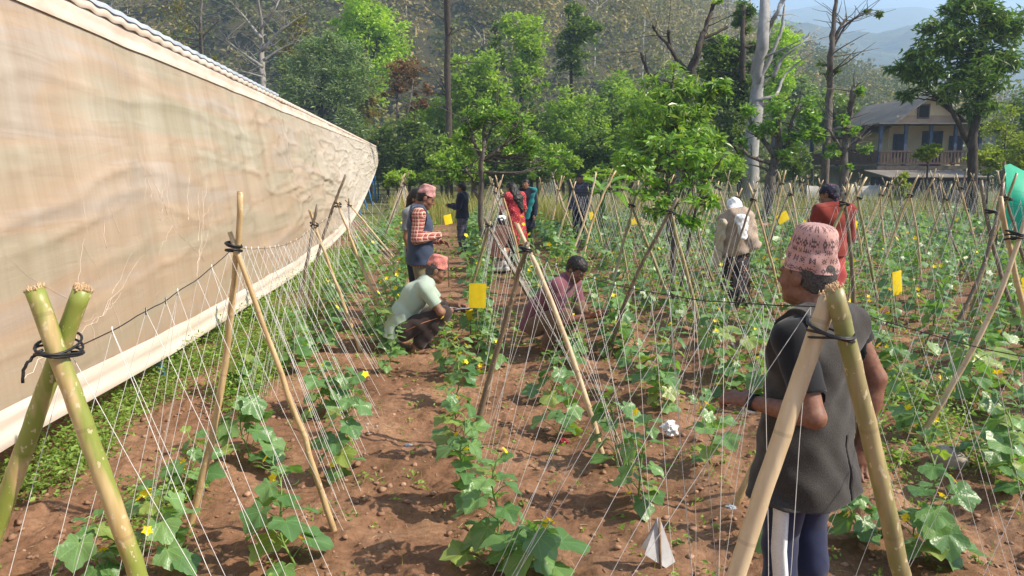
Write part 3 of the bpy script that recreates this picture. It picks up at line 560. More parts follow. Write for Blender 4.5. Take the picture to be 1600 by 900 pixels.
tree('gnarled_tree', 'thin knotted lopped trunk rising before the farmhouse roof', 'tree', 23, [[(1288, 0, .13), (1292, 230, .11), (1296, 150, .10), (1297, 90, .09), (1302, 40, .07), (1308, -20, .05)], [(1298, 70, .06), (1312, 45, .05), (1322, 30, .05)], [(1298, 85, .04), (1318, 42, .03), (1345, 22, .015), (1372, 20, .01)], [(1292, 200, .06), (1310, 225, .05), (1316, 250, .04)]],
     [(1352, 20, 8, 4, 2), (1370, 20, 5, 4, 2), (1290, 105, 8, 10, 3), (1308, 110, 7, 6, 2)], L_DARK, B_BROWN, 0.13, 19, nleaf=24, twigs=12)
tree('gnarled_tree', 'short lopped tree with knobbly tufted head left of the farmhouse gable', 'tree', 21, [[(1318, 0, .13), (1319, 270, .11), (1322, 200, .09), (1330, 165, .08), (1334, 145, .10), (1335, 135, .07)], [(1322, 200, .06), (1305, 185, .04)], [(1320, 240, .05), (1345, 215, .03)]],
     [(1336, 140, 18, 12, 6), (1322, 185, 14, 14, 6), (1300, 235, 14, 20, 8), (1345, 232, 16, 10, 5), (1325, 205, 16, 12, 5), (1318, 265, 12, 10, 3)], L_BROAD, B_BROWN, 0.13, 20, nleaf=28, twigs=14, limbs=4)
tree('mango_tree', 'large dark mango tree hanging over the right end of the farmhouse', 'tree', 25, [[(1520, 0, .17), (1520, 240, .15), (1519, 215, .14), (1530, 160, .10), (1535, 90, .07), (1530, 20, .04)], [(1515, 225, .11), (1490, 180, .07), (1478, 140, .04)], [(1530, 170, .07), (1560, 120, .04)], [(1505, 190, .07), (1440, 130, .05), (1400, 118, .02)]],
     [(1500, 40, 62, 48, 46), (1450, 85, 50, 34, 34), (1530, 100, 55, 50, 40), (1480, 130, 45, 32, 22), (1565, 70, 42, 50, 26), (1408, 112, 26, 14, 9), (1520, 0, 45, 22, 14), (1575, 25, 34, 30, 14), (1525, 165, 30, 22, 8), (1430, 145, 18, 12, 4)], L_MANGO, B_DARK, 0.27, 21, aspect=0.26, droop=0.55, nleaf=52, limbs=7, gap=0.42)
tree('mango_bush', 'round-crowned young mango tree of drooping glossy leaves left of the lopped trees', 'tree', 17, [[(1050, 0, .12), (1050, 230, .10), (1048, 180, .06), (1050, 130, .03)], [(1050, 240, .06), (1090, 180, .03)]],
     [(1050, 140, 50, 32, 24), (1025, 185, 62, 36, 28), (1092, 175, 36, 42, 20), (1060, 225, 72, 30, 26), (1005, 235, 44, 30, 15), (1105, 230, 30, 30, 16), (1112, 135, 26, 14, 8)], L_BUSH, B_DARK, 0.20, 22, aspect=0.27, droop=0.5, nleaf=50, gap=0.25)
tree('broadleaf_sapling', 'leafy broad-leaved sapling growing out of the trellis field', 'sapling', 9.0, [[(1058, 0, .034), (1052, 380, .03), (1046, 330, .024), (1042, 270, .014), (1040, 220, .008)], [(1062, 0, .022), (1082, 345, .018), (1098, 290, .009)], [(1052, 350, .015), (1018, 310, .010), (1000, 275, .006)], [(1050, 340, .013), (1066, 290, .01), (1075, 240, .005)]],
     [(1040, 228, 66, 46, 20), (1000, 258, 46, 36, 11), (1095, 258, 44, 38, 12), (1050, 300, 66, 26, 11), (1030, 325, 40, 20, 8), (1105, 310, 24, 20, 6), (1075, 345, 24, 14, 4)], L_BROAD, B_BROWN, 0.12, 23, aspect=0.40, droop=0.4, nleaf=21, limbs=14, gap=0.2)
tree('pollard_tree', 'gnarled grey pollarded tree with fresh leaf sprays in mid field', 'tree', 15.5, [[(753, 0, .058), (750, 310, .055), (754, 280, .058), (750, 255, .052), (757, 235, .045), (756, 205, .04), (762, 175, .02)], [(755, 250, .05), (772, 238, .045), (785, 228, .04), (802, 224, .03), (815, 212, .02), (838, 214, .01)], [(753, 245, .045), (740, 222, .035), (736, 205, .03), (726, 190, .012)], [(751, 315, .04), (742, 300, .035), (738, 280, .03), (732, 270, .03), (721, 258, .015)], [(757, 225, .035), (767, 205, .025), (770, 185, .02), (778, 165, .01)], [(788, 228, .022), (795, 212, .018), (806, 200, .014), (812, 186, .007)]],
     [(722, 225, 24, 22, 14), (760, 185, 30, 24, 18), (800, 195, 30, 22, 16), (830, 232, 34, 20, 14), (715, 265, 20, 22, 10), (735, 200, 20, 18, 9), (862, 246, 26, 16, 8), (790, 240, 22, 12, 6)], L_BROAD, B_BROWN, 0.10, 24, nleaf=40, twigs=12, limbs=6)
# -- shrubs and undergrowth at the far edge of the field: each its own
spots = [(606, 235, 30, 40, L_DARK, 44), (640, 225, 32, 50, L_DARK, 43), (672, 240, 34, 34, L_DARK, 40), (660, 190, 30, 40, L_DARK, 50), (700, 255, 30, 24, L_GREEN, 34), (725, 240, 34, 36, L_GREEN, 36),
 (690, 200, 30, 50, L_GREEN, 47), (775, 240, 34, 34, L_DARK, 38), (800, 200, 36, 45, L_GREEN, 47), (840, 190, 36, 48, L_DARK, 49), (830, 245, 32, 30, L_DARK, 36), (868, 250, 34, 26, L_GREEN, 33), (880, 190, 34, 46, L_GREEN, 44),
 (915, 200, 34, 50, L_GREEN, 42), (925, 240, 34, 30, L_DARK, 35), (955, 190, 36, 48, L_DARK, 44), (965, 145, 30, 34, L_GREEN, 55), (985, 225, 34, 40, L_GREEN, 34), (990, 170, 34, 40, L_GREEN, 46), (1100, 260, 30, 22, L_DARK, 30), (1140, 258, 30, 24, L_GREEN, 29),
 (1270, 175, 34, 34, L_GREY, 52), (1310, 175, 30, 30, L_DARK, 48), (1250, 140, 26, 22, L_GREY, 60), (1240, 252, 26, 20, L_DARK, 32), (1570, 205, 36, 44, L_YEL, 30), (1545, 240, 24, 22, L_YEL, 29), (1600, 235, 24, 30, L_YEL, 29), (1620, 180, 40, 60, L_DARK, 36), (1409, 290, 9, 20, L_YEL, 24), (1450, 235, 15, 10, L_YEL, 25), (940, 275, 40, 12, L_GREEN, 26), (620, 275, 26, 12, L_GREEN, 30)]
nm_ = {L_DARK: 'dark evergreen shrub', L_GREEN: 'mid green shrub', L_GREY: 'greyish hazy shrub', L_YEL: 'yellow-green shrub'}
near_ = ['beside the far greenhouse corner', 'below the rusty tree', 'behind the standing man in the plaid shirt', 'between the rusty tree and the tall dark trunk', 'at the foot of the tall dark trunk', 'left of the mid field pollard', 'behind the tall dark trunk', 'behind the mid field pollard', 'under the oval tree', 'right of the slim oval tree trunk', 'behind the person in the turquoise scarf', 'low, left of the banana plant', 'tall, below the lone dark tree', 'tall, right of the lone dark tree', 'behind the banana plant', 'tall, left of the young mango tree', 'highest, against the brown hillside', 'touching the left side of the young mango tree', 'upright, behind the young mango tree', 'at the foot of the creeper-covered tree', 'low, left of the big pale trunk', 'right of the big pale trunk, far back', 'left of the farmhouse roof', 'farthest, between pale trunk and mountain', 'below the gnarled pollard', 'tallest, right of the farmhouse', 'below the mango tree branches', 'beside the green shade cloth', 'at the right picture edge behind the mango tree', 'small, before the dark shed', 'small, before the veranda railing', 'low, at the banana plant foot', 'low, at the greenhouse corner foot']
for k, (cx, cy_, rx, ry, lm, d) in enumerate(spots):
    big = d > 33; tree('shrub', nm_[lm] + ' ' + near_[k], 'shrub', d, [[(cx, 0, .09 if big else .04), (cx, cy_ + ry * .4, .08 if big else .03), (cx + 2, cy_, .03 if big else .012)]],
         [(cx, cy_, rx, ry, 36 if big else 14), (cx + rx * .3, cy_ + ry * .6, rx, ry * .6, 22 if big else 8), (cx - rx * .4, cy_ + ry * .9, rx, ry * .5, 18 if big else 4)], lm, B_DARK, 0.012 * d ** 0.75 * (1.25 if big else 1.0), 200 + k, nleaf=62, limbs=5, group='shrubs at the edge of the field', gap=0.22)
# -- mass of lower wood behind the shrubs
rg = np.random.default_rng(44); mb = MB()
for _ in range(420):
    px = rg.uniform(-250, 1850); d = rg.uniform(58, 96); h = rg.uniform(3, 8.5)
    if px > 1250: h *= 0.55
    p = at(px, 300, d); p[2] = 0; n = 110; r = h * rg.uniform(0.3, 0.5)
    q = rg.normal(size=(n, 3)); q /= np.linalg.norm(q, axis=1)[:, None]; q *= rg.random((n, 1)) ** 0.4 * np.array([r, r, h * 0.5])
    b0 = rg.uniform(0.1, 0.9); leaves(mb, p + [0, 0, h * 0.52] + q, 0.55, rg, rnd=np.clip(rg.normal(b0, 0.15, n), 0, 1))
tag(mb.build('undergrowth', leaf_mat('undergrowth_leaf', (0.040, 0.065, 0.018), (0.17, 0.18, 0.05), 0.3), smooth=False), kind='stuff')
# -- banana plant
b0 = at(940, 300, 19.5); b0[2] = gzf(b0[0], b0[1])
BAN = thing('banana_plant', b0, 'banana plant with broad arching torn leaves in front of the hedge', 'banana plant')
L_BAN = leaf_mat('banana_leaf', (0.10, 0.22, 0.03), (0.17, 0.32, 0.06), 0.4, 0.4, 0.5)
MB().tube([b0 - [0, 0, .05], b0 + [0.02, 0, .6], b0 + [0.03, 0, 1.15]], [0.11, 0.09, 0.06], 10).build('stem', L_BAN, BAN)
for k, (az, ln, el) in enumerate([(0.1, 1.15, 1.1), (3.0, 1.2, .55), (2.5, 0.9, 1.2), (-0.5, 1.0, .7), (0.5, 1.1, .3), (3.5, 1.0, .25), (1.5, 1.0, .9), (4.6, 0.9, .8)]):
    u = np.linspace(0, 1, 16); a = np.array([math.cos(az), math.sin(az) * 0.8, 0]); P0 = b0 + [0.03, 0, 1.1]
    th = el - 1.5 * u; pts = P0 + np.cumsum(np.stack([np.cos(th)[:, None] * a[None] + np.sin(th)[:, None] * np.array([0, 0, 1.0])], 0)[0] * ln / 16, 0)
    s = np.cross(a, [0, 0, 1.0]); wd = 0.20 * np.sin(np.clip(u * 1.02, 0, 1) * math.pi) ** 0.5 * np.where(u < 0.15, 0.2, 1)
    G3 = np.stack([pts - s * wd[:, None] + [0, 0, 0.06], pts, pts + s * wd[:, None] + [0, 0, 0.06]], 1)
    lf = np.zeros((16, 3, 3)); lf[..., 2] = TR.random(); MB().grid(G3, lf).build('leaf', L_BAN, BAN)
# ================================================================ TRELLIS: bamboo A-frames and twine
def bamboo(name, ca, cb, green, gamt):
    m, t, b, o = newmat(name); a = attr(t); s = sep(t, a.outputs['Vector'])
    v = mapped(t, (26, 26, 3.0)); n = N(t, 'ShaderNodeTexNoise', Scale=1.0, Detail=6.0); t.links.new(v, n.inputs['Vector'])
    n2 = N(t, 'ShaderNodeTexNoise', Scale=5.0, Detail=4.0); t.links.new(mapped(t, (2.2, 2.2, 0.5)), n2.inputs['Vector'])
    n3 = N(t, 'ShaderNodeTexNoise', Scale=60.0, Detail=2.0); t.links.new(mapped(t, (1, 1, 0.6)), n3.inputs['Vector'])
    r = ramp(t, [(0.3, ca), (0.7, cb)]); t.links.new(n.outputs[0], r.inputs[0])
    f = N(t, 'ShaderNodeMapRange'); t.links.new(n2.outputs[0], f.inputs[0]); f.inputs[1].default_value = 0.62 - gamt; f.inputs[2].default_value = 0.72 - gamt
    c = mixc(t, r.outputs[0], green, math_(t, 'MULTIPLY', f.outputs[0], 0.9))
    c = mixc(t, c, (0.55, 0.46, 0.30), math_(t, 'MULTIPLY', math_(t, 'GREATER_THAN', n3.outputs[0], 0.645), 0.7))
    ring = math_(t, 'LESS_THAN', math_(t, 'FRACT', math_(t, 'DIVIDE', s.outputs[1], 0.31)), 0.035)
    c = mixc(t, c, (0.12, 0.08, 0.045), math_(t, 'MULTIPLY', ring, 0.22))
    t.links.new(c, b.inputs['Base Color']); b.inputs['Roughness'].default_value = 0.42; b.inputs['Specular IOR Level'].default_value = 0.45
    bp = N(t, 'ShaderNodeBump', Strength=0.25, Distance=0.004); t.links.new(n.outputs[0], bp.inputs['Height']); t.links.new(bp.outputs[0], b.inputs['Normal'])
    return m
BM = {'dry': bamboo('bamboo_dry', (0.34, 0.22, 0.10), (0.56, 0.41, 0.22), (0.42, 0.28, 0.13), 0.1),
      'green': bamboo('bamboo_green', (0.36, 0.25, 0.10), (0.55, 0.43, 0.22), (0.18, 0.23, 0.035), 0.235),
      'grey': bamboo('bamboo_grey', (0.10, 0.075, 0.05), (0.24, 0.18, 0.12), (0.17, 0.12, 0.08), 0.1),
      'pale': bamboo('bamboo_pale', (0.44, 0.32, 0.19), (0.62, 0.49, 0.32), (0.50, 0.37, 0.22), 0.1),
      'olive': bamboo('bamboo_olive', (0.22, 0.18, 0.09), (0.40, 0.32, 0.16), (0.18, 0.19, 0.06), 0.12)}
M_FRAY = noise_mat('cut_bamboo_end', (0.40, 0.24, 0.12), (0.72, 0.52, 0.32), 120, 0.9, 0.6)
M_TWINE = plain('white_twine', (0.68, 0.67, 0.64), 0.6)
TG = np.random.default_rng(77)
def pole_mesh(root, a, b, r0, r1, mat, n=10, bend=0.012, fray=False, name='pole'):
    L = np.linalg.norm(b - a); m = max(8, int(L / (0.04 if fray else 0.10))); u = np.linspace(0, 1, m)
    P = a + (b - a) * u[:, None]; q = TG.normal(0, bend, 3) * 2; P = P + np.sin(u * math.pi)[:, None] * q + TG.normal(0, bend * 0.12, (m, 3))
    R = r0 + (r1 - r0) * u; ph = (u * L / 0.31) % 1; R = R * (1 + (0.025 if fray else 0.07) * np.exp(-(np.minimum(ph, 1 - ph) / 0.05) ** 2))
    mb = MB(); mb.tube(P, R, n, rnd=TG.random())
    if fray:
        d = (P[-1] - P[-2]); d /= np.linalg.norm(d); x = np.cross(d, [0, 1, 0.2]); x /= np.linalg.norm(x); y = np.cross(d, x)
        for k in range(90):
            th = TG.uniform(0, 2 * math.pi); rr = R[-1] * TG.uniform(0.3, 1.04); c = P[-1] + (x * math.cos(th) + y * math.sin(th)) * rr - d * 0.004
            h = TG.uniform(0.003, 0.016); w_ = TG.uniform(0.0015, 0.004); tt = x * -math.sin(th) + y * math.cos(th)
            mb.tube([c, c + d * h + TG.normal(0, 0.002, 3)], [w_, w_ * 0.5], 4, True, mat=1)
    return mb.build(name, [mat, M_FRAY], root)
def rope_loops(mb, c, ax, rad, turns, r):
    ax = ax / np.linalg.norm(ax); x = np.cross(ax, [0, 1, 0.1]); x /= np.linalg.norm(x); y = np.cross(ax, x)
    for k in range(turns):
        th = np.linspace(0, 2 * math.pi, 22); off = (k - turns / 2) * r * 2.4 + TG.normal(0, r)
        rr = rad * (1 + 0.02 * TG.normal()); mb.tube(c + ax * (off + 0.3 * rad * np.sin(th + k))[:, None] + (np.cos(th)[:, None] * x + np.sin(th)[:, None] * y * 1.5) * rr, r, 6, False)
FRAMES = {}
def frame(row, fa, fb, tie, oa, ob, ra, rb, ma, mb_, label, det=0, bdz=0.0):
    fa = np.array(fa, float); fb = np.array(fb, float); tie = np.array(tie, float)
    fa[2] = gzf(fa[0], fa[1]) - 0.06; fb[2] = gzf(fb[0], fb[1]) - 0.06
    base = (fa + fb) / 2; base[2] = gzf(base[0], base[1])
    root = thing('bamboo_trellis_frame', base, label, 'trellis frame', 'bamboo trellis frames of the vegetable field')
    da = (tie - fa) / np.linalg.norm(tie - fa); db = (tie - fb) / np.linalg.norm(tie - fb)
    off = np.array([0, (ra + rb) * 0.5, 0]) * (-1 if bdz else 1)
    n = 16 if det else 7
    pole_mesh(root, fa, tie + da * oa - off, ra * 1.06, ra * 0.97 if det else ra * 0.72, BM[ma], n, 0.006 if det else 0.02, det)
    pole_mesh(root, fb, tie + db * ob + off, rb * 1.06, rb * 0.97 if det else rb * 0.72, BM[mb_], n, 0.006 if det else 0.02, det)
    m = MB(); rope_loops(m, tie + np.array([0, 0, bdz]), np.array([0.02, 0, 1.0]), (ra + rb) * (1.02 if det else 0.95), 4 if det else 3, 0.0035 if det else 0.006)
    m.build('binding', M_WIREB, root)
    FRAMES.setdefault(row, []).append((tie[1], tie)); return root
A3 = lambda x, y, z=0: np.array([x, y, z])
RN = [r[2] for r in ROWS]
def flabel(row, k): return f'bamboo A-frame, {ordinal(k)} from the camera in the {RN[row]}'
f1 = frame(0, (-0.60, 1.95, 0), (-1.53, 2.03, 0), (-0.925, 1.98, 1.395), 0.16, 0.16, 0.0235, 0.0235, 'green', 'green', 'thick green and tan bamboo A-frame with frayed cut tops at the left picture edge', 1)
mb = MB(); mb.tube(wob([[-0.945, 1.94, 1.40, 0], [-0.965, 1.92, 1.385, 0], [-0.982, 1.91, 1.36, 0], [-0.985, 1.91, 1.325, 0]], 14, 0.001, TG)[:, :3], 0.004, 7); mb.build('binding_tail', M_WIREB, f1)
frame(1, (0.62, 1.76, 0), (1.48, 1.70, 0), (1.035, 1.745, 1.510), 0.015, 0.045, 0.0245, 0.0235, 'pale', 'olive', 'thick pale bamboo A-frame directly in front of the man in the black vest', 1, -0.075)
frame(0, G(290, 832), G(527, 838), at(365, 383, 3.45), 0.26, 0.06, 0.019, 0.016, 'dry', 'dry', 'slim tan bamboo A-frame with one long pole top, second along the plastic wall')
frame(0, (-1.36, 7.62, 0), G(567, 548), at(491, 350, 7.35), 0.20, 0.14, 0.02, 0.02, 'grey', 'dry', 'bamboo A-frame third along the plastic wall, dark left pole and tan right pole')
frame(0, G(472, 512), G(612, 518), at(528, 318, 8.5), 0.34, 0.08, 0.02, 0.02, 'grey', 'dry', 'bamboo A-frame fourth along the plastic wall, with a tall dark pole top')
frame(0, (-1.25, 14.6, 0), G(624, 412), at(546, 320, 14.2), 0.12, 0.12, 0.022, 0.022, 'grey', 'dry', flabel(0, 4))
frame(1, G(735, 690), G(945, 722), at(821, 388, 4.62), 0.04, 0.16, 0.021, 0.019, 'grey', 'pale', 'bamboo A-frame before the squatting man in maroon, one pole dark and one pale')
frame(1, G(721, 500), (1.52, 9.0, 0), at(764, 352, 8.8), 0.05, 0.1, 0.022, 0.024, 'olive', 'grey', 'olive bamboo A-frame above the big yellow trap board')
frame(2, G(1140, 812), G(1392, 800), at(1272, 455, 3.55), 0.16, 0.10, 0.021, 0.02, 'dry', 'grey', 'bamboo A-frame standing half hidden behind the man in the black vest')
frame(2, (1.55, 1.0, 0), (2.35, 1.0, 0), (1.95, 1.0, 1.42), 0.12, 0.1, 0.02, 0.02, 'dry', 'olive', 'bamboo A-frame just outside the right front of the picture')
cust = {0: 14.6, 1: 9.0, 2: 3.6}
cnt = {0: 5, 1: 3, 2: 2}
ks = ['dry', 'dry', 'grey', 'olive', 'pale']
for i in range(len(ROWS)):
    y = cust.get(i, max(3.4, (ROWS[i][0] - 2.0) / 0.98)) + (2.9 if i in cust else TG.uniform(0.0, 1.0))
    while y < 25.5 - 0.25 * max(0, i - 8):
        x = rowx(i, y) + TG.normal(0, 0.05); hw = TG.uniform(0.38, 0.5); zt = TG.uniform(1.30, 1.55); k = cnt.get(i, 0); cnt[i] = k + 1
        yy1, yy2 = y + TG.normal(0, 0.16), y + TG.normal(0, 0.16)
        frame(i, (x - hw, yy1, 0), (x + hw, yy2, 0), (x + TG.normal(0, 0.08), y, zt), TG.uniform(0.05, 0.40), TG.uniform(0.03, 0.30), TG.uniform(0.015, 0.024), TG.uniform(0.015, 0.024), ks[TG.integers(5)], ks[TG.integers(5)], flabel(i, k))
        y += TG.uniform(1.9, 2.7)
# twine: a ridge cord from tie to tie, white strings down to both plant rows
def bay(row, k, ta, tb, parts):
    base = (ta + tb) / 2; base[2] = gzf(base[0], base[1])
    root = thing('twine_netting', base, f'white strings hanging in the {ORD[k]} bay of the {RN[row]}', 'twine', 'twine strung along the trellis rows')
    L = np.linalg.norm(tb - ta); sag = 0.055 * min(L, 3) / 2 * TG.uniform(0.7, 1.6); n = 24; u = np.linspace(0, 1, n)
    W_ = ta + (tb - ta) * u[:, None]; W_[:, 2] -= 4 * sag * u * (1 - u) + 0.015 * np.abs(vnoise(u * 9, u * 0 + row, k)) ; W_[:, 2] -= 0.01
    MB().tube(W_, 0.0019 if base[1] < 4 else 0.0013, 5).build('ridge_cord', M_WIREB, root)
    ns = max(5, int(L / (0.19 if base[1] < 6 else 0.42))); r = 0.00085 + 0.00006 * min(base[1], 13)
    parts = parts or ns < 7; mb = MB()
    for q in range(ns):
        uu = (q + TG.uniform(0.2, 0.8)) / ns; a = np.array([np.interp(uu, u, W_[:, j]) for j in range(3)])
        for sd_ in (-1, 1):
            for rep in range(2 if TG.random() < 0.2 else 1):
                y = a[1] + TG.normal(0, 0.13) + (0.22 if rep else 0); x = rowx(row, y) + sd_ * TG.uniform(0.34, 0.50)
                p = np.array([x, y, gzf(x, y) + 0.005]); mid = (a + p) / 2 + TG.normal(0, 0.006, 3)
                s_ = mb if not parts else MB(); s_.tube(wob([[*a, 0], [*mid, 0], [*p, 0]], 5, 0.002, TG)[:, :3], r, 4, False)
                if TG.random() < 0.3: s_.tube([a - [0, 0, 0.012], a + [0, 0, 0.012]], r * 2.2, 5)
                if parts: s_.build('string', M_TWINE, root)
    if not parts: mb.build('string_set', M_TWINE, root)
for row, fs in FRAMES.items():
    fs.sort(key=lambda q: q[0])
    for k in range(len(fs) - 1): bay(row, k, fs[k][1].copy(), fs[k + 1][1].copy(), row < 4 and fs[k][0] < 7.5)
# ================================================================ CUCUMBER PLANTS
M_CUC = [leaf_mat('cucumber_leaf', (0.070, 0.160, 0.052), (0.155, 0.275, 0.100), 0.36, 0.40, 0.65, veins=True, dead=(0.20, 0.27, 0.07))]
M_STEM = plain('vine_stem', (0.16, 0.26, 0.06), 0.6)
M_FLOW = leaf_mat('cucumber_flower', (0.75, 0.55, 0.01), (0.85, 0.68, 0.02), 0.3, tcol=(1.1, 1.0, 0.3))
def leaf_tpl(hi):
    if hi: th = np.linspace(-math.pi * 0.93, math.pi * 0.93, 31)
    else: th = np.linspace(-math.pi * 0.9, math.pi * 0.9, 11)
    r = 0.44 + 0.16 * np.cos(2.5 * th) ** 2 * np.where(np.abs(th) < 2.6, 1, 0.3) + 0.10 * np.cos(th)
    if hi: r = r * (1 + 0.035 * np.where(np.arange(31) % 2, 1, -1))
    x, y = np.sin(th) * r, np.cos(th) * r + 0.12
    n = len(th); O = np.c_[x, y]; I = O * 0.5
    V2 = np.concatenate([[[0, 0.0]], I, O]) if hi else np.concatenate([[[0, 0.0]], O])
    F3, F4 = [], []
    for k in range(n - 1):
        F3.append([0, k + 2, k + 1])
        if hi: F4.append([1 + k, 2 + k, n + 2 + k, n + 1 + k])
    return V2, np.array(F3), np.array(F4)
TPL = {True: leaf_tpl(True), False: leaf_tpl(False)}
def add_leaf(mb, p, out, nrm, size, hi, rg):
    V2, F3, F4 = TPL[hi]; out = out / np.linalg.norm(out); s = np.cross(out, nrm); s /= np.linalg.norm(s) + 1e-9; nn = np.cross(s, out)
    x, y = V2[:, 0], V2[:, 1]; rr = np.hypot(x, y); c1, c2, c3 = rg.uniform(-0.1, 0.35), rg.uniform(0.15, 0.55), rg.uniform(0, 6)
    z = 0.16 * np.abs(x) - c2 * np.clip(y, 0, 1) ** 2 * 0.6 - c1 * x * x + 0.05 * np.sin(5 * np.arctan2(x, y) + c3) * rr * 1.6
    V = p + size * (x[:, None] * s + y[:, None] * out + z[:, None] * nn)
    mb.add(V, [F3, F4] if len(F4) else [F3], np.c_[x, y, np.full(len(x), rg.random())])
def plant_geo(h, size, hi, rg, nl=None, lean=None):
    st = MB(); fo = MB(); fl = []
    lean = rg.normal(0, 0.10, 2) if lean is None else lean; n = 12; u = np.linspace(0, 1, n)
    S = np.c_[lean[0] * u + 0.02 * np.sin(u * 7 + rg.uniform(0, 6)), lean[1] * u + 0.02 * np.cos(u * 8 + rg.uniform(0, 6)), h * u]
    st.tube(S, np.linspace(0.006, 0.0025, n) * (1 if hi else 1.3), 6 if hi else 4)
    nl = nl or int(9 + h * 19); az = rg.uniform(0, 6)
    for k in range(nl):
        q = (k + 0.6) / nl; az += 2.4 + rg.normal(0, 0.5); p0 = np.array([np.interp(q, u, S[:, j]) for j in range(3)])
        sz = size * (1.05 - 0.62 * max(0, q - 0.45) / 0.55) * rg.uniform(0.72, 1.2); pl = sz * rg.uniform(0.5, 1.0)
        o_ = np.array([math.cos(az), math.sin(az), 0]); p1 = p0 + o_ * pl * 0.8 + [0, 0, pl * rg.uniform(0.2, 0.8)]
        st.tube(np.array([p0, (p0 + p1) / 2 + [0, 0, 0.012], p1]), [0.003, 0.0025, 0.002], 5 if hi else 3, False)
        tilt = rg.uniform(-0.1, 0.9) if q < 0.85 else rg.uniform(-0.8, 0.1); out = o_ * math.cos(tilt) - np.array([0, 0, 1]) * math.sin(tilt)
        nrm = np.array([0, 0, 1.0]) + o_ * 0.4 + rg.normal(0, 0.22, 3); add_leaf(fo, p1, out, nrm, sz, hi, rg)
        if hi and rg.random() < 0.25:   # tendril
            t_ = np.linspace(0, 1, 14); st.tube(p0 + np.c_[o_[1] * t_ * 0.10 + 0.012 * np.cos(t_ * 14) * t_, -o_[0] * t_ * 0.10 + 0.012 * np.sin(t_ * 14) * t_, 0.06 * t_], 0.001, 4, False)
        if rg.random() < (0.13 if hi else 0.05):
            f = MB(); pf = p0 + rg.normal(0, 0.035, 3) + o_ * 0.05 + [0, 0, 0.03]; d = np.array([o_[0], o_[1], 0.8]); d /= np.linalg.norm(d); x = np.cross(d, [0, 0, 1.0]); x /= np.linalg.norm(x); y = np.cross(d, x)
            for j in range(5):
                a = j * 1.2566; r_ = 0.021 if hi else 0.026; e1 = x * math.cos(a) + y * math.sin(a); e2 = -x * math.sin(a) + y * math.cos(a)
                f.add([pf, pf + e1 * r_ * .6 + e2 * r_ * .45 + d * .006, pf + e1 * r_ * 1.25 + d * .004, pf + e1 * r_ * .6 - e2 * r_ * .45 + d * .006], [np.array([[0, 1, 2, 3]])], (0, 0, rg.random()))
            fl.append(f)
    return st, fo, fl
PLG = np.random.default_rng(555)
def make_plant(h, size, hi, label, loc, rz=0.0, nl=None):
    root = thing('cucumber_plant', (0, 0, 0), label, 'cucumber plant', 'cucumber plants along the trellis rows')
    st, fo, fl = plant_geo(h, size, hi, PLG, nl)
    st.build('stem', M_STEM, root); fo.build('foliage', M_CUC, root)
    for f in fl[:4]: f.build('flower', M_FLOW, root, False)
    root.location = [float(q) for q in loc]; root.rotation_euler = (0, 0, rz); return root
def gp(px, py): p = G(px, py); p[2] = gzf(p[0], p[1]); return p
CUST = [(1, 770, 895, .50, .155, 'tall leafy cucumber plant nearest the camera, right of the footpath'), (1, 738, 800, .46, .15, 'bushy cucumber plant with big drooping leaves beside the dark pole foot'), (1, 722, 715, .40, .14, 'cucumber plant at the foot of the dark bamboo pole'),
 (1, 712, 640, .40, .14, 'cucumber plant right of the footpath behind the dark bamboo pole foot'), (1, 842, 905, .30, .19, 'low cucumber plant with one huge dark leaf at the bottom edge'), (1, 990, 815, .45, .14, 'cucumber plant standing left of the white paper marker'), (1, 965, 745, .42, .15, 'cucumber plant at the foot of the pale bamboo pole'),
 (1, 878, 690, .36, .15, 'cucumber plant beside the crumpled red scrap'), (1, 862, 625, .36, .15, 'cucumber plant below the squatting man in maroon'), (1, 702, 585, .38, .13, 'cucumber plant by the footpath level with the squatting man in pale green'),
 (0, 458, 895, .42, .16, 'cucumber plant with upright yellow-green shoot in the lower left'), (0, 265, 885, .36, .17, 'broad leaved cucumber plant beside the thick green bamboo'), (0, 522, 755, .50, .15, 'cucumber plant at the foot of the slim tan pole by the path'), (0, 385, 725, .42, .19, 'cucumber plant with very large leaves between the slim tan poles'),
 (0, 310, 775, .30, .14, 'cucumber plant at the left foot of the slim tan A-frame'), (0, 505, 650, .42, .15, 'cucumber plant behind the slim tan A-frame near the path'), (0, 548, 640, .36, .14, 'cucumber plant at the path edge left of the bare soil'), (0, 380, 620, .36, .15, 'cucumber plant seen between the slim tan poles, farther back'),
 (0, 150, 905, .28, .15, 'cucumber plant low behind the thick green bamboo'), (2, 1115, 745, .36, .14, 'cucumber plant left of the man\'s bent arm'), (2, 1035, 650, .36, .14, 'cucumber plant left of the white plastic scrap'), (2, 1030, 585, .36, .13, 'cucumber plant with several yellow flowers behind the white plastic scrap'), (2, 1130, 625, .30, .13, 'cucumber plant beyond the man\'s bent arm'),
 (2, 1480, 905, .50, .15, 'upright cucumber plant at the lower right corner'), (2, 1215, 880, .40, .15, 'cucumber plant half hidden behind the navy trousers'), (2, 1335, 850, .30, .14, 'cucumber plant peeping out right of the navy trousers'), (2, 1440, 895, .22, .15, 'low cucumber plant with a broad pale leaf at lower right')]
for (_, px, py, h, sz, lb) in CUST: make_plant(h * 1.15, sz * 0.84, True, lb, gp(px, py), PLG.uniform(0, 6))
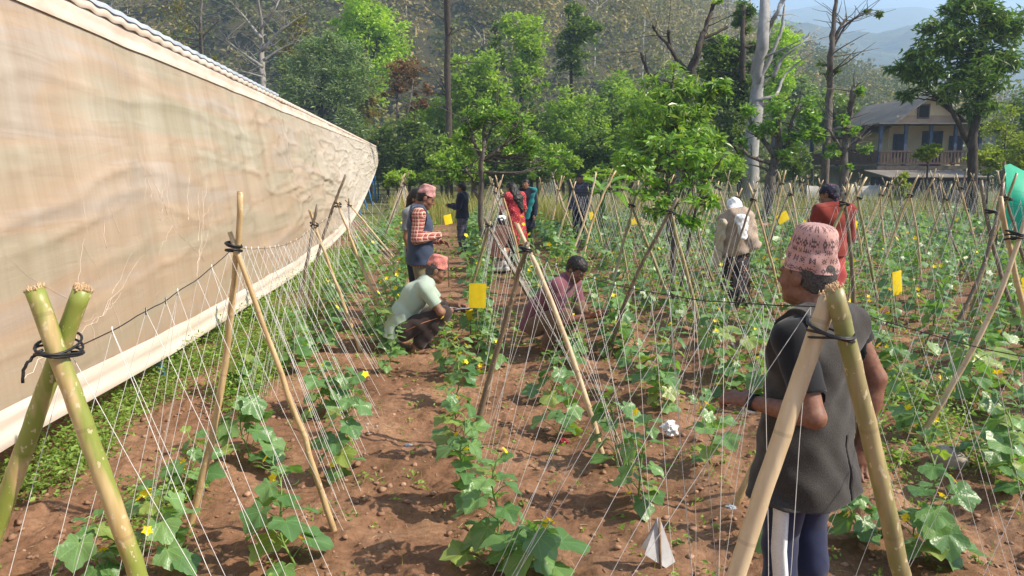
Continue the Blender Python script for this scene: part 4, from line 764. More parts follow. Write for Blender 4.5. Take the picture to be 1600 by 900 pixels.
# the rest of the rows
cand = []
for i in range(len(ROWS)):
    for sd_ in (-1, 1):
        y = 2.6 + PLG.uniform(0, 0.4)
        while y < 26:
            x = rowx(i, y) + sd_ * 0.40 + PLG.normal(0, 0.07)
            v = np.array([x, y, 0]) - CAMP; z = v @ FWD
            if z > 0.5:
                px = 800 + FPX * (v @ RGT) / z; py = 450 - FPX * (v @ UPV) / z
                if -80 < px < 1680 and py < 960 and not (i < 2 and y < (6.6 if i == 0 else 6.0)) and not (i == 2 and y < 5.2):
                    cand.append((np.hypot(x, y), x, y, i, sd_))
            y += PLG.uniform(0.34, 0.58) if PLG.random() > 0.06 else 0.9
cand.sort(); NEAR = cand[:270]; FARP = cand[270:]
protos = [make_plant(PLG.uniform(0.36, 0.74), PLG.uniform(0.10, 0.14), k < 6, 'x', (0, 0, 0)) for k in range(14)]
used = set(); idx = {}
NEAR.sort(key=lambda q: (q[3], q[4], q[2]))
for (d, x, y, i, sd_) in NEAR:
    k = int(PLG.integers(0, 6) if d < 8 else PLG.integers(6, 14)); n = idx.get((i, sd_), 0); idx[(i, sd_)] = n + 1
    lb = f'cucumber plant, {ordinal(n)} from {"front" if i > 2 else "the near ones"}, {"left" if sd_ < 0 else "right"} side of {RN[i]}'
    loc = (x, y, gzf(x, y))
    if k not in used: o_ = protos[k]; o_.location = loc; used.add(k)
    else: o_ = copy_tree(protos[k], loc, PLG.uniform(0, 6.28), PLG.uniform(0.8, 1.25))
    o_['label'] = lb
for k in range(14):
    if k not in used:
        for c_ in list(protos[k].children): bpy.data.objects.remove(c_)
        ROOTS.remove(protos[k]); bpy.data.objects.remove(protos[k])
fm = MB(); fs_ = MB()
fg = [plant_geo(PLG.uniform(0.28, 0.58), 0.15, False, PLG) for _ in range(10)]
for (d, x, y, i, sd_) in FARP:
    st, fo, fl = fg[PLG.integers(10)]; a = PLG.uniform(0, 6.28); s = PLG.uniform(0.8, 1.3); R = np.array([[math.cos(a), -math.sin(a), 0], [math.sin(a), math.cos(a), 0], [0, 0, 1]])
    V = np.concatenate(fo.V) @ R.T * s + [x, y, gzf(x, y)]
    fm.add(V, [np.concatenate(f) for f in fo.F.values()], np.concatenate(fo.L))
tag(fm.build('distant_cucumber_foliage', M_CUC), kind='stuff')
# ================================================================ WEEDS, GRASS, CLODS (nobody could count them)
M_WEED = leaf_mat('weed_leaf', (0.10, 0.18, 0.032), (0.25, 0.36, 0.08), 0.4, 0.5, 0.4)
M_GRASS = leaf_mat('tall_grass', (0.14, 0.16, 0.035), (0.34, 0.30, 0.13), 0.35, 0.6, 0.3)
wg = np.random.default_rng(31); mb = MB()
def clumps(xy, rad, nl, size, hgt):
    for (x, y) in xy:
        n = int(nl * wg.uniform(0.4, 1.6)); r = rad * wg.uniform(0.5, 1.4); P = np.c_[x + wg.normal(0, r * .5, n), y + wg.normal(0, r * .5, n), np.zeros(n)]
        P[:, 2] = gzf(x, y) + 0.008 + hgt * wg.random(n) ** 1.4 * wg.uniform(0.4, 1.3); leaves(mb, P, size * wg.uniform(0.75, 1.3), wg, 0.9, 0.55, 0.05, rnd=np.clip(wg.normal(wg.uniform(0.2, 0.8), 0.15, n), 0, 1))
q = np.c_[wg.uniform(-2.45, -1.3, 4300), 2.6 + 13 * wg.random(4300) ** 1.3]; q = q[vnoise(q[:, 0] * 2.2, q[:, 1] * 1.3, 4) > -0.2]; clumps(q, 0.11, 17, 0.030, 0.24)
q = np.c_[wg.uniform(-1.6, 2.8, 420), wg.uniform(2.6, 9, 420)]; clumps(q, 0.05, 8, 0.028, 0.05)
q = np.c_[wg.uniform(2.6, 9, 900), wg.uniform(3.2, 11, 900)]; q = q[vnoise(q[:, 0] * 1.1, q[:, 1] * 1.1, 6) > -0.05]; clumps(q, 0.10, 13, 0.034, 0.10)
q = np.c_[wg.normal(3.35, 0.42, 260), wg.normal(4.95, 0.5, 260)]; clumps(q, 0.10, 15, 0.036, 0.17)
q = np.c_[wg.normal(3.1, 0.3, 60), wg.normal(3.95, 0.22, 60)]; clumps(q, 0.10, 15, 0.034, 0.13)
q = np.c_[wg.uniform(-2.3, 24, 6800), 7.5 + 20 * wg.random(6800)]; q = q[(vnoise(q[:, 0] * .9, q[:, 1] * .9, 8) > -0.12) & (q[:, 0] < q[:, 1] * 0.95 + 1)]; clumps(q, 0.16, 10, 0.065, 0.18)
tag(mb.build('weeds', M_WEED, smooth=False), kind='stuff')
mb = MB()
def blades(n, xy, h0_, h1_, w_):
    b0 = np.c_[xy, np.zeros(n)]; b0[:, 2] = gz(b0[:, 0], b0[:, 1]); h = wg.uniform(h0_, h1_, n); a = wg.uniform(0, 6.28, n); ln = h * wg.uniform(0.1, 0.6, n)
    dx = np.c_[np.cos(a), np.sin(a), np.zeros(n)]; sx = np.c_[-np.sin(a), np.cos(a), np.zeros(n)] * w_
    V = np.stack([b0 - sx, b0 + sx, b0 + dx * (ln * .35)[:, None] + np.c_[np.zeros((n, 2)), h * .65] + sx * .6, b0 + dx * ln[:, None] + np.c_[np.zeros((n, 2)), h], b0 + dx * (ln * .35)[:, None] + np.c_[np.zeros((n, 2)), h * .65] - sx * .6], 1)
    lf = np.zeros((n, 5, 3)); lf[..., 2] = wg.random(n)[:, None]; mb.add(V.reshape(-1, 3), [np.arange(n)[:, None] * 5 + np.array([[0, 1, 2, 4]]), np.arange(n)[:, None] * 5 + np.array([[4, 2, 3]])], lf.reshape(-1, 3))
def pxd(n, p0, p1, d0_, d1_):
    d = wg.uniform(d0_, d1_, n); p = wg.uniform(p0, p1, n); return np.stack([at(a, 300, b)[:2] for a, b in zip(p, d)])
n = 9000; blades(n, pxd(n, 1060, 1460, 22, 33), 0.35, 0.95, 0.012)
n = 6000; blades(n, pxd(n, 610, 1060, 24, 34), 0.35, 1.0, 0.012)
n = 2500; blades(n, pxd(n, 830, 900, 21, 27), 0.5, 1.05, 0.010)
n = 2600; blades(n, pxd(n, 1440, 1640, 24, 34), 0.2, 0.5, 0.012)
n = 1400; blades(n, np.c_[wg.uniform(-1.9, 3.2, n), wg.uniform(2.6, 9, n)], 0.02, 0.075, 0.0016)
n = 900; blades(n, np.c_[wg.uniform(2.4, 5, n), wg.uniform(3, 7, n)], 0.03, 0.12, 0.002)
tag(mb.build('tall_grass', M_GRASS, smooth=False), kind='stuff')
M_CLOD = noise_mat('soil_clod', (0.17, 0.085, 0.048), (0.36, 0.225, 0.145), 9, 0.95, 0.5)
bm_v = np.array([[0, 0, 1], [0, 0, -1]] + [[math.cos(k * 1.2566 + j * .628) * .894, math.sin(k * 1.2566 + j * .628) * .894, .447 * (1 - 2 * j)] for j in (0, 1) for k in range(5)])
bm_f = np.array([[0, 2 + k, 2 + (k + 1) % 5] for k in range(5)] + [[1, 7 + (k + 1) % 5, 7 + k] for k in range(5)] + [[2 + k, 7 + k, 2 + (k + 1) % 5] for k in range(5)] + [[7 + k, 7 + (k + 1) % 5, 2 + (k + 1) % 5] for k in range(5)])
mb = MB(); cg = np.random.default_rng(8)
for _ in range(5200):
    y = 2.5 + 8 * cg.random() ** 1.6; x = cg.uniform(-2.2, 0.75 * y + 0.8); s = 0.003 + 0.022 * cg.random() ** 3
    V = bm_v * (1 + cg.normal(0, 0.32, (12, 1))) * s * np.array([1, cg.uniform(.6, 1.4), .6]); mb.add(V + [x, y, gzf(x, y) + float(fine(x, y)) + s * 0.25], [bm_f])
tag(mb.build('soil_clods', M_CLOD), kind='stuff')
mb = MB()
for _ in range(900):
    y = 2.5 + 7 * cg.random() ** 1.4; x = cg.uniform(-2.2, 0.75 * y + 0.8); a = cg.uniform(0, 6.28); l = cg.uniform(.015, .07); z = gzf(x, y) + float(fine(x, y)) + .006; e = np.array([math.cos(a) * l, math.sin(a) * l, cg.normal(0, .006)]); mb.tube([[x, y, z], np.array([x, y, z + .004]) + e * .5, np.array([x, y, z]) + e], cg.uniform(.0008, .002), 3, False)
tag(mb.build('straw_litter', noise_mat('dry_straw', (0.30, 0.21, 0.11), (0.55, 0.44, 0.27), 12, .9, 0)), kind='stuff')
# ================================================================ STONES, MARKERS, TRAPS, LITTER
M_STONE = noise_mat('field_stone', (0.26, 0.21, 0.17), (0.44, 0.38, 0.33), 7, 0.9, 0.4)
M_PINKST = noise_mat('red_stone', (0.30, 0.17, 0.11), (0.46, 0.30, 0.21), 7, 0.9, 0.4)
def stone(px, py, r, label, mat, fl=0.75):
    p = gp(px, py); p[2] += float(fine(p[0], p[1])); n, k = 20, 12; th, ph = np.meshgrid(np.linspace(0, 2 * math.pi, n, endpoint=False), np.linspace(0.02, math.pi - 0.02, k), indexing='ij')
    V = np.stack([np.sin(ph) * np.cos(th), np.sin(ph) * np.sin(th), np.cos(ph) * fl], -1); R = r * (1 + 0.35 * fbm(V[..., 0] * 1.2 + px, V[..., 1] * 1.2 + V[..., 2] * 1.5, 5, 3))[..., None]
    P = V * R + p + [0, 0, r * fl * 0.35]; P = np.concatenate([P, P[:1]], 0)
    tag(MB().grid(P).build('stone', mat, org=p), label, 'stone', 'loose stones in the field')
stone(1480, 752, 0.10, 'large pale boulder beside weeds at the right, by the thick bamboo', M_STONE)
for px, py, r, lb, mt in ((663, 708, .024, 'reddish stone on the footpath, biggest of those there', M_PINKST), (574, 668, .013, 'pale pebble on the footpath, farthest left', M_STONE), (589, 670, .009, 'tiny dark pebble beside the pale one on the footpath', M_STONE), (615, 650, .016, 'flat reddish stone set in the footpath', M_PINKST), (648, 735, .016, 'small brown stone below the biggest path stone', M_PINKST), (873, 731, .014, 'pale pebble between the two poles of the dark A-frame', M_STONE), (387, 772, .02, 'upright reddish stone at the foot of a large-leaved cucumber', M_PINKST), (630, 758, .016, 'brown pebble in the footpath soil near the bottom', M_PINKST), (1078, 885, .018, 'brown stone right of the white paper marker', M_PINKST)): stone(px, py, r, lb, mt)
M_TRAP = noise_mat('sticky_trap_yellow', (0.62, 0.44, 0.012), (0.74, 0.56, 0.02), 12, 0.35, 0.1)
M_PAPER = noise_mat('white_paper', (0.46, 0.45, 0.45), (0.66, 0.66, 0.67), 9, 0.7, 0.3); M_BAG = noise_mat('clear_plastic_bag', (0.62, 0.62, 0.62), (0.85, 0.85, 0.86), 30, 0.25, 0.8); M_STICKM = noise_mat('stick_wood', (0.16, 0.10, 0.06), (0.32, 0.22, 0.14), 20, 0.9, 0.3)
def sheet(mb, c, wdt, hgt, az, bend=0.02, roll=0.0, th=0.003, n=9):
    a = np.array([math.cos(az), math.sin(az), 0]); nrm = np.array([-math.sin(az), math.cos(az), 0]); U, V_ = np.meshgrid(np.linspace(-.5, .5, n), np.linspace(-.5, .5, n), indexing='ij')
    cr, sr = math.cos(roll), math.sin(roll); uu = U * wdt * cr - V_ * hgt * sr; vv = U * wdt * sr + V_ * hgt * cr
    P = c + uu[..., None] * a + vv[..., None] * np.array([0, 0, 1.0]) + (bend * (4 * U * U - .5) + bend * 0.3 * np.sin(V_ * 5))[..., None] * nrm
    mb.grid(P); mb.grid((P - nrm * th)[:, ::-1]); return mb
def trap(px, py, d, wdt, hgt, az, roll, label, stick=True, bend=0.003):
    c = at(px, py, d); base = np.array([c[0], c[1], gzf(c[0], c[1])]); root = thing('sticky_trap', base, label, 'insect trap', 'yellow insect traps among the trellises')
    sheet(MB(), c, wdt, hgt, az - YAW, bend, roll).build('yellow_board', M_TRAP, root)
    if stick: MB().tube([base - [0, 0, .05], c + [0.0, 0.012, hgt * .4]], [0.008, 0.006], 6).build('stick', M_STICKM, root)
trap(746, 462, 7.3, .17, .25, 0.05, -0.03, 'large rectangular yellow trap board behind the olive A-frame')
trap(735, 491, 7.6, .09, .10, 0.3, 0.4, 'small curled yellow trap just below the large yellow board')
trap(700, 343, 11.5, .13, .15, 0.5, 0.2, 'yellow trap left of the stooping person in brown', bend=.004)
trap(1402, 442, 8.2, .14, .27, 0.4, 0.15, 'tall folded yellow trap hanging right of the man\'s cap', bend=.006)
trap(1598, 452, 8.0, .14, .26, 0.2, 0.02, 'yellow trap cut off by the right picture edge')
trap(992, 346, 13, .14, .10, 0.2, 0.1, 'pale yellow trap left of the leafy sapling')
trap(925, 337, 15.5, .12, .16, 0.3, 0.2, 'yellow trap below the person in dark check at mid field')
trap(1223, 340, 12, .20, .16, 0.2, 0.5, 'ragged yellow trap between the shawled woman and the red sweater', bend=.004)
trap(1334, 356, 9.5, .10, .19, 0.5, -0.3, 'orange yellow trap at the right elbow of the red sweater', bend=.004)
# white paper marker folded over a stick
b_ = gp(1026, 897); MK = thing('plot_marker', b_, 'white paper marker folded like a tent over a short stick at the bottom edge', 'marker')
MB().tube([b_ + [0.005, -.045, -.05], b_ + [0.0, -.012, .235]], [0.007, 0.006], 7).build('stick', M_STICKM, MK)
mb = MB(); tp_ = b_ + [0, 0, .232]
for s, yo in ((-1, -.03), (1, .03)):
    V = np.array([tp_ + [-.006, 0, 0], tp_ + [.006, 0, 0], b_ + [.075, yo, .03], b_ + [.03, yo * 1.2, .005], b_ + [-.07, yo, .075]]); mb.add(V, [np.array([[0, 1, 2, 3, 4]]) if s < 0 else np.array([[4, 3, 2, 1, 0]])]); V2 = V + [0, .002 * s, -.001]; mb.add(V2, [np.array([[4, 3, 2, 1, 0]]) if s < 0 else np.array([[0, 1, 2, 3, 4]])])
mb.build('paper', M_PAPER, MK, False)
def crumple(px, py, r, mat, name, label, cat, lift=0.0, fl=0.7):
    p = gp(px, py); p[2] += lift; n, k = 26, 16; th, ph = np.meshgrid(np.linspace(0, 2 * math.pi, n, endpoint=False), np.linspace(0.02, math.pi - 0.02, k), indexing='ij')
    V = np.stack([np.sin(ph) * np.cos(th), np.sin(ph) * np.sin(th), np.cos(ph) * fl], -1); rr = r * (1 + 0.9 * vnoise(th * 2.2 + px, ph * 3.3, 3) * np.sin(ph) + .5 * vnoise(th * 5, ph * 7, 5) * np.sin(ph))[..., None]
    P = V * rr + p + [0, 0, r * fl * .7]; P = np.concatenate([P, P[:1]], 0); tag(MB().grid(P).build(name, mat, smooth=False, org=p), label, cat)
crumple(1045, 694, .052, M_BAG, 'plastic_bag', 'crumpled clear white plastic bag caught on strings left of the bent arm', 'plastic bag', 0.03, 1.0)
crumple(880, 695, .032, plain('dark_red_scrap', (0.22, 0.008, 0.02), 0.5), 'red_scrap', 'crumpled dark red scrap under a cucumber leaf', 'litter')
crumple(638, 692, .022, plain('foil_grey', (0.30, 0.31, 0.36), 0.25), 'foil_wrapper', 'small silvery wrapper lying on the footpath', 'litter', 0, .35)
crumple(1141, 814, .022, plain('foil_blue', (0.32, 0.36, 0.42), 0.25), 'foil_wrapper', 'bluish silver wrapper at a pole foot left of the navy trousers', 'litter', 0, .6)
# reddish earth heaps beyond the crops
M_RUB = noise_mat('red_rubble', (0.26, 0.14, 0.09), (0.46, 0.34, 0.26), 5, 0.95, 0.6, mid=(0.36, 0.21, 0.14))
mb = MB()
for (pa, pb, d, n, hh) in ((965, 1040, 21, 200, .30), (1090, 1240, 21, 380, .32), (1330, 1420, 19, 200, .22), (1470, 1540, 20, 160, .25)):
    for _ in range(n):
        u = cg.random(); p = at(pa + (pb - pa) * u, 300, d + cg.normal(0, .5)); s = cg.uniform(.04, .14); p[2] = gzf(p[0], p[1]) + hh * (1 - abs(2 * u - 1) ** 2) * cg.random()
        mb.add(bm_v * (1 + cg.normal(0, .25, (12, 1))) * s * [1.3, 1, .6] + p, [bm_f])
tag(mb.build('rubble', M_RUB, smooth=False), kind='stuff')
# ================================================================ PEOPLE
def nz(v): v = np.asarray(v, float); return v / (np.linalg.norm(v) + 1e-12)
class Field:
    def __init__(s, lo, hi, h):
        s.lo = np.asarray(lo, float); s.h = h; s.n = np.ceil((np.asarray(hi) - s.lo) / h).astype(int) + 1
        s.ax = [s.lo[i] + h * np.arange(s.n[i]) for i in range(3)]; s.f = np.full(s.n, 1.0, np.float32)
    def put(s, pr):
        lo, hi, fn, k = pr; m = k + 3 * s.h
        a = np.clip(np.floor((lo - m - s.lo) / s.h).astype(int), 0, s.n); b = np.clip(np.ceil((hi + m - s.lo) / s.h).astype(int) + 1, 0, s.n)
        if np.any(b <= a): return
        sl = tuple(slice(a[i], b[i]) for i in range(3)); P = np.stack(np.meshgrid(*[s.ax[i][sl[i]] for i in range(3)], indexing='ij'), -1)
        d = fn(P); g = s.f[sl]
        if k > 0: hh = np.clip(.5 + .5 * (g - d) / k, 0, 1); s.f[sl] = g * (1 - hh) + d * hh - k * hh * (1 - hh)
        else: s.f[sl] = np.minimum(g, d)
    def P(s): return np.stack(np.meshgrid(*s.ax, indexing='ij'), -1)
def cap_(a, b, ra, rb, k=0.02):
    a = np.asarray(a, float); b = np.asarray(b, float); m = max(ra, rb)
    def fn(P):
        ba = b - a; t = np.clip(((P - a) @ ba) / (ba @ ba + 1e-12), 0, 1); return np.linalg.norm(P - a - t[..., None] * ba, axis=-1) - (ra + (rb - ra) * t)
    return (np.minimum(a, b) - m, np.maximum(a, b) + m, fn, k)
def ell_(c, r, R=None, k=0.02):
    c = np.asarray(c, float); r = np.asarray(r, float); R = np.eye(3) if R is None else R; m = r.max()
    def fn(P):
        q = (P - c) @ R; k0 = np.linalg.norm(q / r, axis=-1); k1 = np.linalg.norm(q / (r * r), axis=-1) + 1e-9; return k0 * (k0 - 1) / k1
    return (c - m, c + m, fn, k)
def ec_(a, b, right, r1, r2, k=0.03):
    a = np.asarray(a, float); b = np.asarray(b, float); L = np.linalg.norm(b - a); u = (b - a) / L; x = nz(np.asarray(right) - u * (u @ np.asarray(right))); y = np.cross(u, x); m = max(*r1, *r2)
    def fn(P):
        q = P - a; w_ = q @ u; t = np.clip(w_ / L, 0, 1); rx = r1[0] + (r2[0] - r1[0]) * t; ry = r1[1] + (r2[1] - r1[1]) * t; mn = np.minimum(rx, ry); e = w_ - t * L
        return (np.sqrt(((q @ x) / rx) ** 2 + ((q @ y) / ry) ** 2 + (e / mn) ** 2) - 1) * mn
    return (np.minimum(a, b) - m, np.maximum(a, b) + m, fn, k)
def nets(f, lo, h):
    s = f < 0; nx, ny, nz_ = f.shape; cnt = np.zeros((nx - 1, ny - 1, nz_ - 1), np.int8); acc = np.zeros(cnt.shape + (3,), np.float32); ne = np.zeros(cnt.shape, np.float32)
    cs = [(i, j, k) for i in (0, 1) for j in (0, 1) for k in (0, 1)]
    sh = lambda A, c: A[c[0]:nx - 1 + c[0], c[1]:ny - 1 + c[1], c[2]:nz_ - 1 + c[2]]
    for c in cs: cnt += sh(s, c)
    m = (cnt > 0) & (cnt < 8); ii = np.argwhere(m)
    g = lambda c: f[ii[:, 0] + c[0], ii[:, 1] + c[1], ii[:, 2] + c[2]]
    a3 = np.zeros((len(ii), 3)); n1 = np.zeros(len(ii))
    for c in cs:
        for x in range(3):
            if c[x] == 0:
                d = list(c); d[x] = 1; fa, fb = g(c), g(d); cr = (fa < 0) != (fb < 0); t = np.where(cr, fa / np.where(cr, fa - fb, 1), 0); p = np.tile(np.array(c, float), (len(ii), 1)); p[:, x] = t; a3 += p * cr[:, None]; n1 += cr
    V = lo + h * (ii + a3 / n1[:, None]); idx = np.full(cnt.shape, -1, np.int64); idx[m] = np.arange(len(ii)); Q = []
    for x in range(3):
        y, z = (x + 1) % 3, (x + 2) % 3; sl0 = [slice(None)] * 3; sl1 = [slice(None)] * 3; sl0[x] = slice(0, -1); sl1[x] = slice(1, None)
        A, B = s[tuple(sl0)], s[tuple(sl1)]; e = np.argwhere(A != B); e = e[(e[:, y] > 0) & (e[:, z] > 0) & (e[:, y] < f.shape[y] - 1) & (e[:, z] < f.shape[z] - 1)]
        def at_(dy, dz): q = e.copy(); q[:, y] -= dy; q[:, z] -= dz; return idx[q[:, 0], q[:, 1], q[:, 2]]
        q = np.stack([at_(1, 1), at_(0, 1), at_(0, 0), at_(1, 0)], -1); fl = ~A[e[:, 0], e[:, 1], e[:, 2]]; q[fl] = q[fl][:, ::-1]; Q.append(q)
    Q = np.concatenate(Q); return V, Q[(Q >= 0).all(1)]
def sdf(prims, h, post=None, pad=0.03):
    lo = np.min([p[0] for p in prims], 0) - pad; hi = np.max([p[1] for p in prims], 0) + pad
    F = Field(lo, hi, h)
    for p in prims: F.put(p)
    if post is not None: F.f = post(F.P(), F.f).astype(np.float32)
    f = F.f; f[0] = f[-1] = 1; f[:, 0] = f[:, -1] = 1; f[:, :, 0] = f[:, :, -1] = 1
    return nets(f, F.lo, h)
def cloth_noise(P, amp, sc=1.0, seed=0):
    x, y, z = P[..., 0] * sc, P[..., 1] * sc, P[..., 2] * sc; s = seed * 1.7
    return amp * (np.sin(17 * x + 9 * z + 3 * np.sin(11 * y + s) + s) * np.sin(13 * z - 7 * y + 2 * np.sin(9 * x + s)) + 0.6 * np.sin(31 * z + 14 * x - 12 * y + s) * np.sin(23 * x + s) + 0.4 * np.sin(47 * y + 38 * z + s))
def hand_(wr, dr, nrm, side, curl=0.5, th=0.5, s=1.0):
    """palm, four fingers of unequal length and a thumb from the side of the palm; nrm = the way the palm faces, side = toward the thumb"""
    dr = nz(dr); nrm = nz(nrm - dr * (nrm @ dr)); w_ = np.cross(dr, nrm); w_ = w_ * np.sign(w_ @ side) if abs(w_ @ side) > 1e-6 else w_
    wr = np.asarray(wr, float); out = [ec_(wr - dr * .005, wr + dr * .078 * s, w_, (.026 * s, .019 * s), (.037 * s, .013 * s), .012)]
    for i, (o, L) in enumerate(zip((.030, .010, -.010, -.029), (.072, .080, .074, .058))):
        p = wr + dr * .082 * s + w_ * o * s; a = curl * (0.25 + 0.05 * i)
        for j, fr in enumerate((.45, .31, .24)):
            d = math.cos(a) * dr + math.sin(a) * nrm; q = p + d * L * fr * s; out.append(cap_(p, q, (.0092 - .0008 * j) * s, (.0088 - .0009 * j) * s, .004)); p = q; a += curl * (1.0 - 0.1 * j)
    p = wr + dr * .022 * s + w_ * .026 * s; d = nz(.7 * dr + .75 * w_ + .25 * nrm); q = p + d * .040 * s; out.append(cap_(p, q, .0135 * s, .011 * s, .008)); d2 = nz(dr + (.5 - th) * w_ + (th) * nrm); q2 = q + d2 * .030 * s; out.append(cap_(q, q2, .0105 * s, .0095 * s, .004)); out.append(cap_(q2, q2 + nz(d2 + th * nrm * .6 - w_ * th * .3) * .024 * s, .0095 * s, .0075 * s, .004))
    return out
SKIN = {}
def skin_mat(name):
    m, t, b, o = newmat(name); a = attr(t, 'Col'); n = N(t, 'ShaderNodeTexNoise', Scale=60.0, Detail=5.0); t.links.new(mapped(t, (1, 1, 1)), n.inputs['Vector'])
    r = ramp(t, [(0.3, (0.74, 0.72, 0.70)), (0.7, (1.18, 1.16, 1.15))]); t.links.new(n.outputs[0], r.inputs[0]); t.links.new(mixc(t, a.outputs['Color'], r.outputs[0], 1.0, 'MULTIPLY'), b.inputs['Base Color'])
    b.inputs['Roughness'].default_value = 0.56; b.inputs['Specular IOR Level'].default_value = 0.35; b.inputs['Subsurface Weight'].default_value = 0.08; b.inputs['Subsurface Radius'].default_value = (0.02, 0.008, 0.004)
    bp = N(t, 'ShaderNodeBump', Strength=0.4, Distance=0.003); t.links.new(n.outputs[0], bp.inputs['Height']); t.links.new(bp.outputs[0], b.inputs['Normal']); return m
M_SKIN = skin_mat('skin')
M_HAIR = noise_mat('black_hair', (0.006, 0.005, 0.005), (0.022, 0.017, 0.014), 90, 0.5, 0.8, (1, 1, 0.2), dist=0.004)
M_HAIRG = noise_mat('greying_hair', (0.02, 0.018, 0.017), (0.11, 0.10, 0.095), 160, 0.7, 0.8, dist=0.004)
def fabric(name, c, var=0.2, scale=300, rough=0.9, bump=0.25):
    m, t, b, o = newmat(name); v = mapped(t, (1, 1, 1)); n = N(t, 'ShaderNodeTexNoise', Scale=float(scale), Detail=2.0); n2 = N(t, 'ShaderNodeTexNoise', Scale=7.0, Detail=4.0)
    for q in (n, n2): t.links.new(v, q.inputs['Vector'])
    r = ramp(t, [(0.3, tuple(x * (1 - var) for x in c)), (0.7, tuple(min(1, x * (1 + var)) for x in c))]); t.links.new(math_(t, 'ADD', math_(t, 'MULTIPLY', n.outputs[0], .6), math_(t, 'MULTIPLY', n2.outputs[0], .4)), r.inputs[0]); t.links.new(r.outputs[0], b.inputs['Base Color'])
    b.inputs['Roughness'].default_value = rough; b.inputs['Specular IOR Level'].default_value = 0.2; b.inputs['Sheen Weight'].default_value = 0.15
    bp = N(t, 'ShaderNodeBump', Strength=bump, Distance=0.002); t.links.new(n.outputs[0], bp.inputs['Height']); t.links.new(bp.outputs[0], b.inputs['Normal']); return m
def plaid(name, base, lines, pale, sc=26.0):
    m, t, b, o = newmat(name); s = sep(t, mapped(t, (sc, sc, sc)))
    h = math_(t, 'ADD', s.outputs[0], s.outputs[1]); fh = math_(t, 'FRACT', h); fv = math_(t, 'FRACT', s.outputs[2])
    c = mixc(t, base, lines, math_(t, 'LESS_THAN', fv, .45)); c = mixc(t, c, mixc(t, c, lines, .6), math_(t, 'LESS_THAN', fh, .45))
    c = mixc(t, c, pale, math_(t, 'MULTIPLY', math_(t, 'GREATER_THAN', fv, .86), .8)); c = mixc(t, c, pale, math_(t, 'MULTIPLY', math_(t, 'GREATER_THAN', fh, .86), .8)); t.links.new(c, b.inputs['Base Color']); b.inputs['Roughness'].default_value = .9; return m
def spots(name, base, dot, sc, thr=.35):
    m, t, b, o = newmat(name); vo = N(t, 'ShaderNodeTexVoronoi', Scale=float(sc)); t.links.new(mapped(t, (1, 1, 1)), vo.inputs['Vector']); t.links.new(mixc(t, base, dot, math_(t, 'LESS_THAN', vo.outputs[0], thr)), b.inputs['Base Color']); b.inputs['Roughness'].default_value = .85; return m
def stand(H=1.62):
    s = H / 1.65; J = dict(pel=(0, 0, .93), wai=(0, .0, 1.07), che=(0, .0, 1.25), nek=(0, -.02, 1.415), shR=(.175, -.02, 1.355), shL=(-.175, -.02, 1.355), elR=(.225, -.04, 1.07), elL=(-.225, -.04, 1.07), wrR=(.235, .06, .83), wrL=(-.235, .06, .83), hpR=(.085, 0, .89), hpL=(-.085, 0, .89), knR=(.09, .02, .47), knL=(-.09, .02, .47), anR=(.095, -.03, .085), anL=(-.095, -.03, .085), head=(0, .025, 1.545))
    return {k: np.array(v) * s for k, v in J.items()} | dict(s=s, hf=np.array([0, 1, 0.0]), hu=np.array([0, 0, 1.0]))
def upd(J, **kw):
    for k, v in kw.items(): J[k] = np.array(v, float) if not np.isscalar(v) else v
    return J
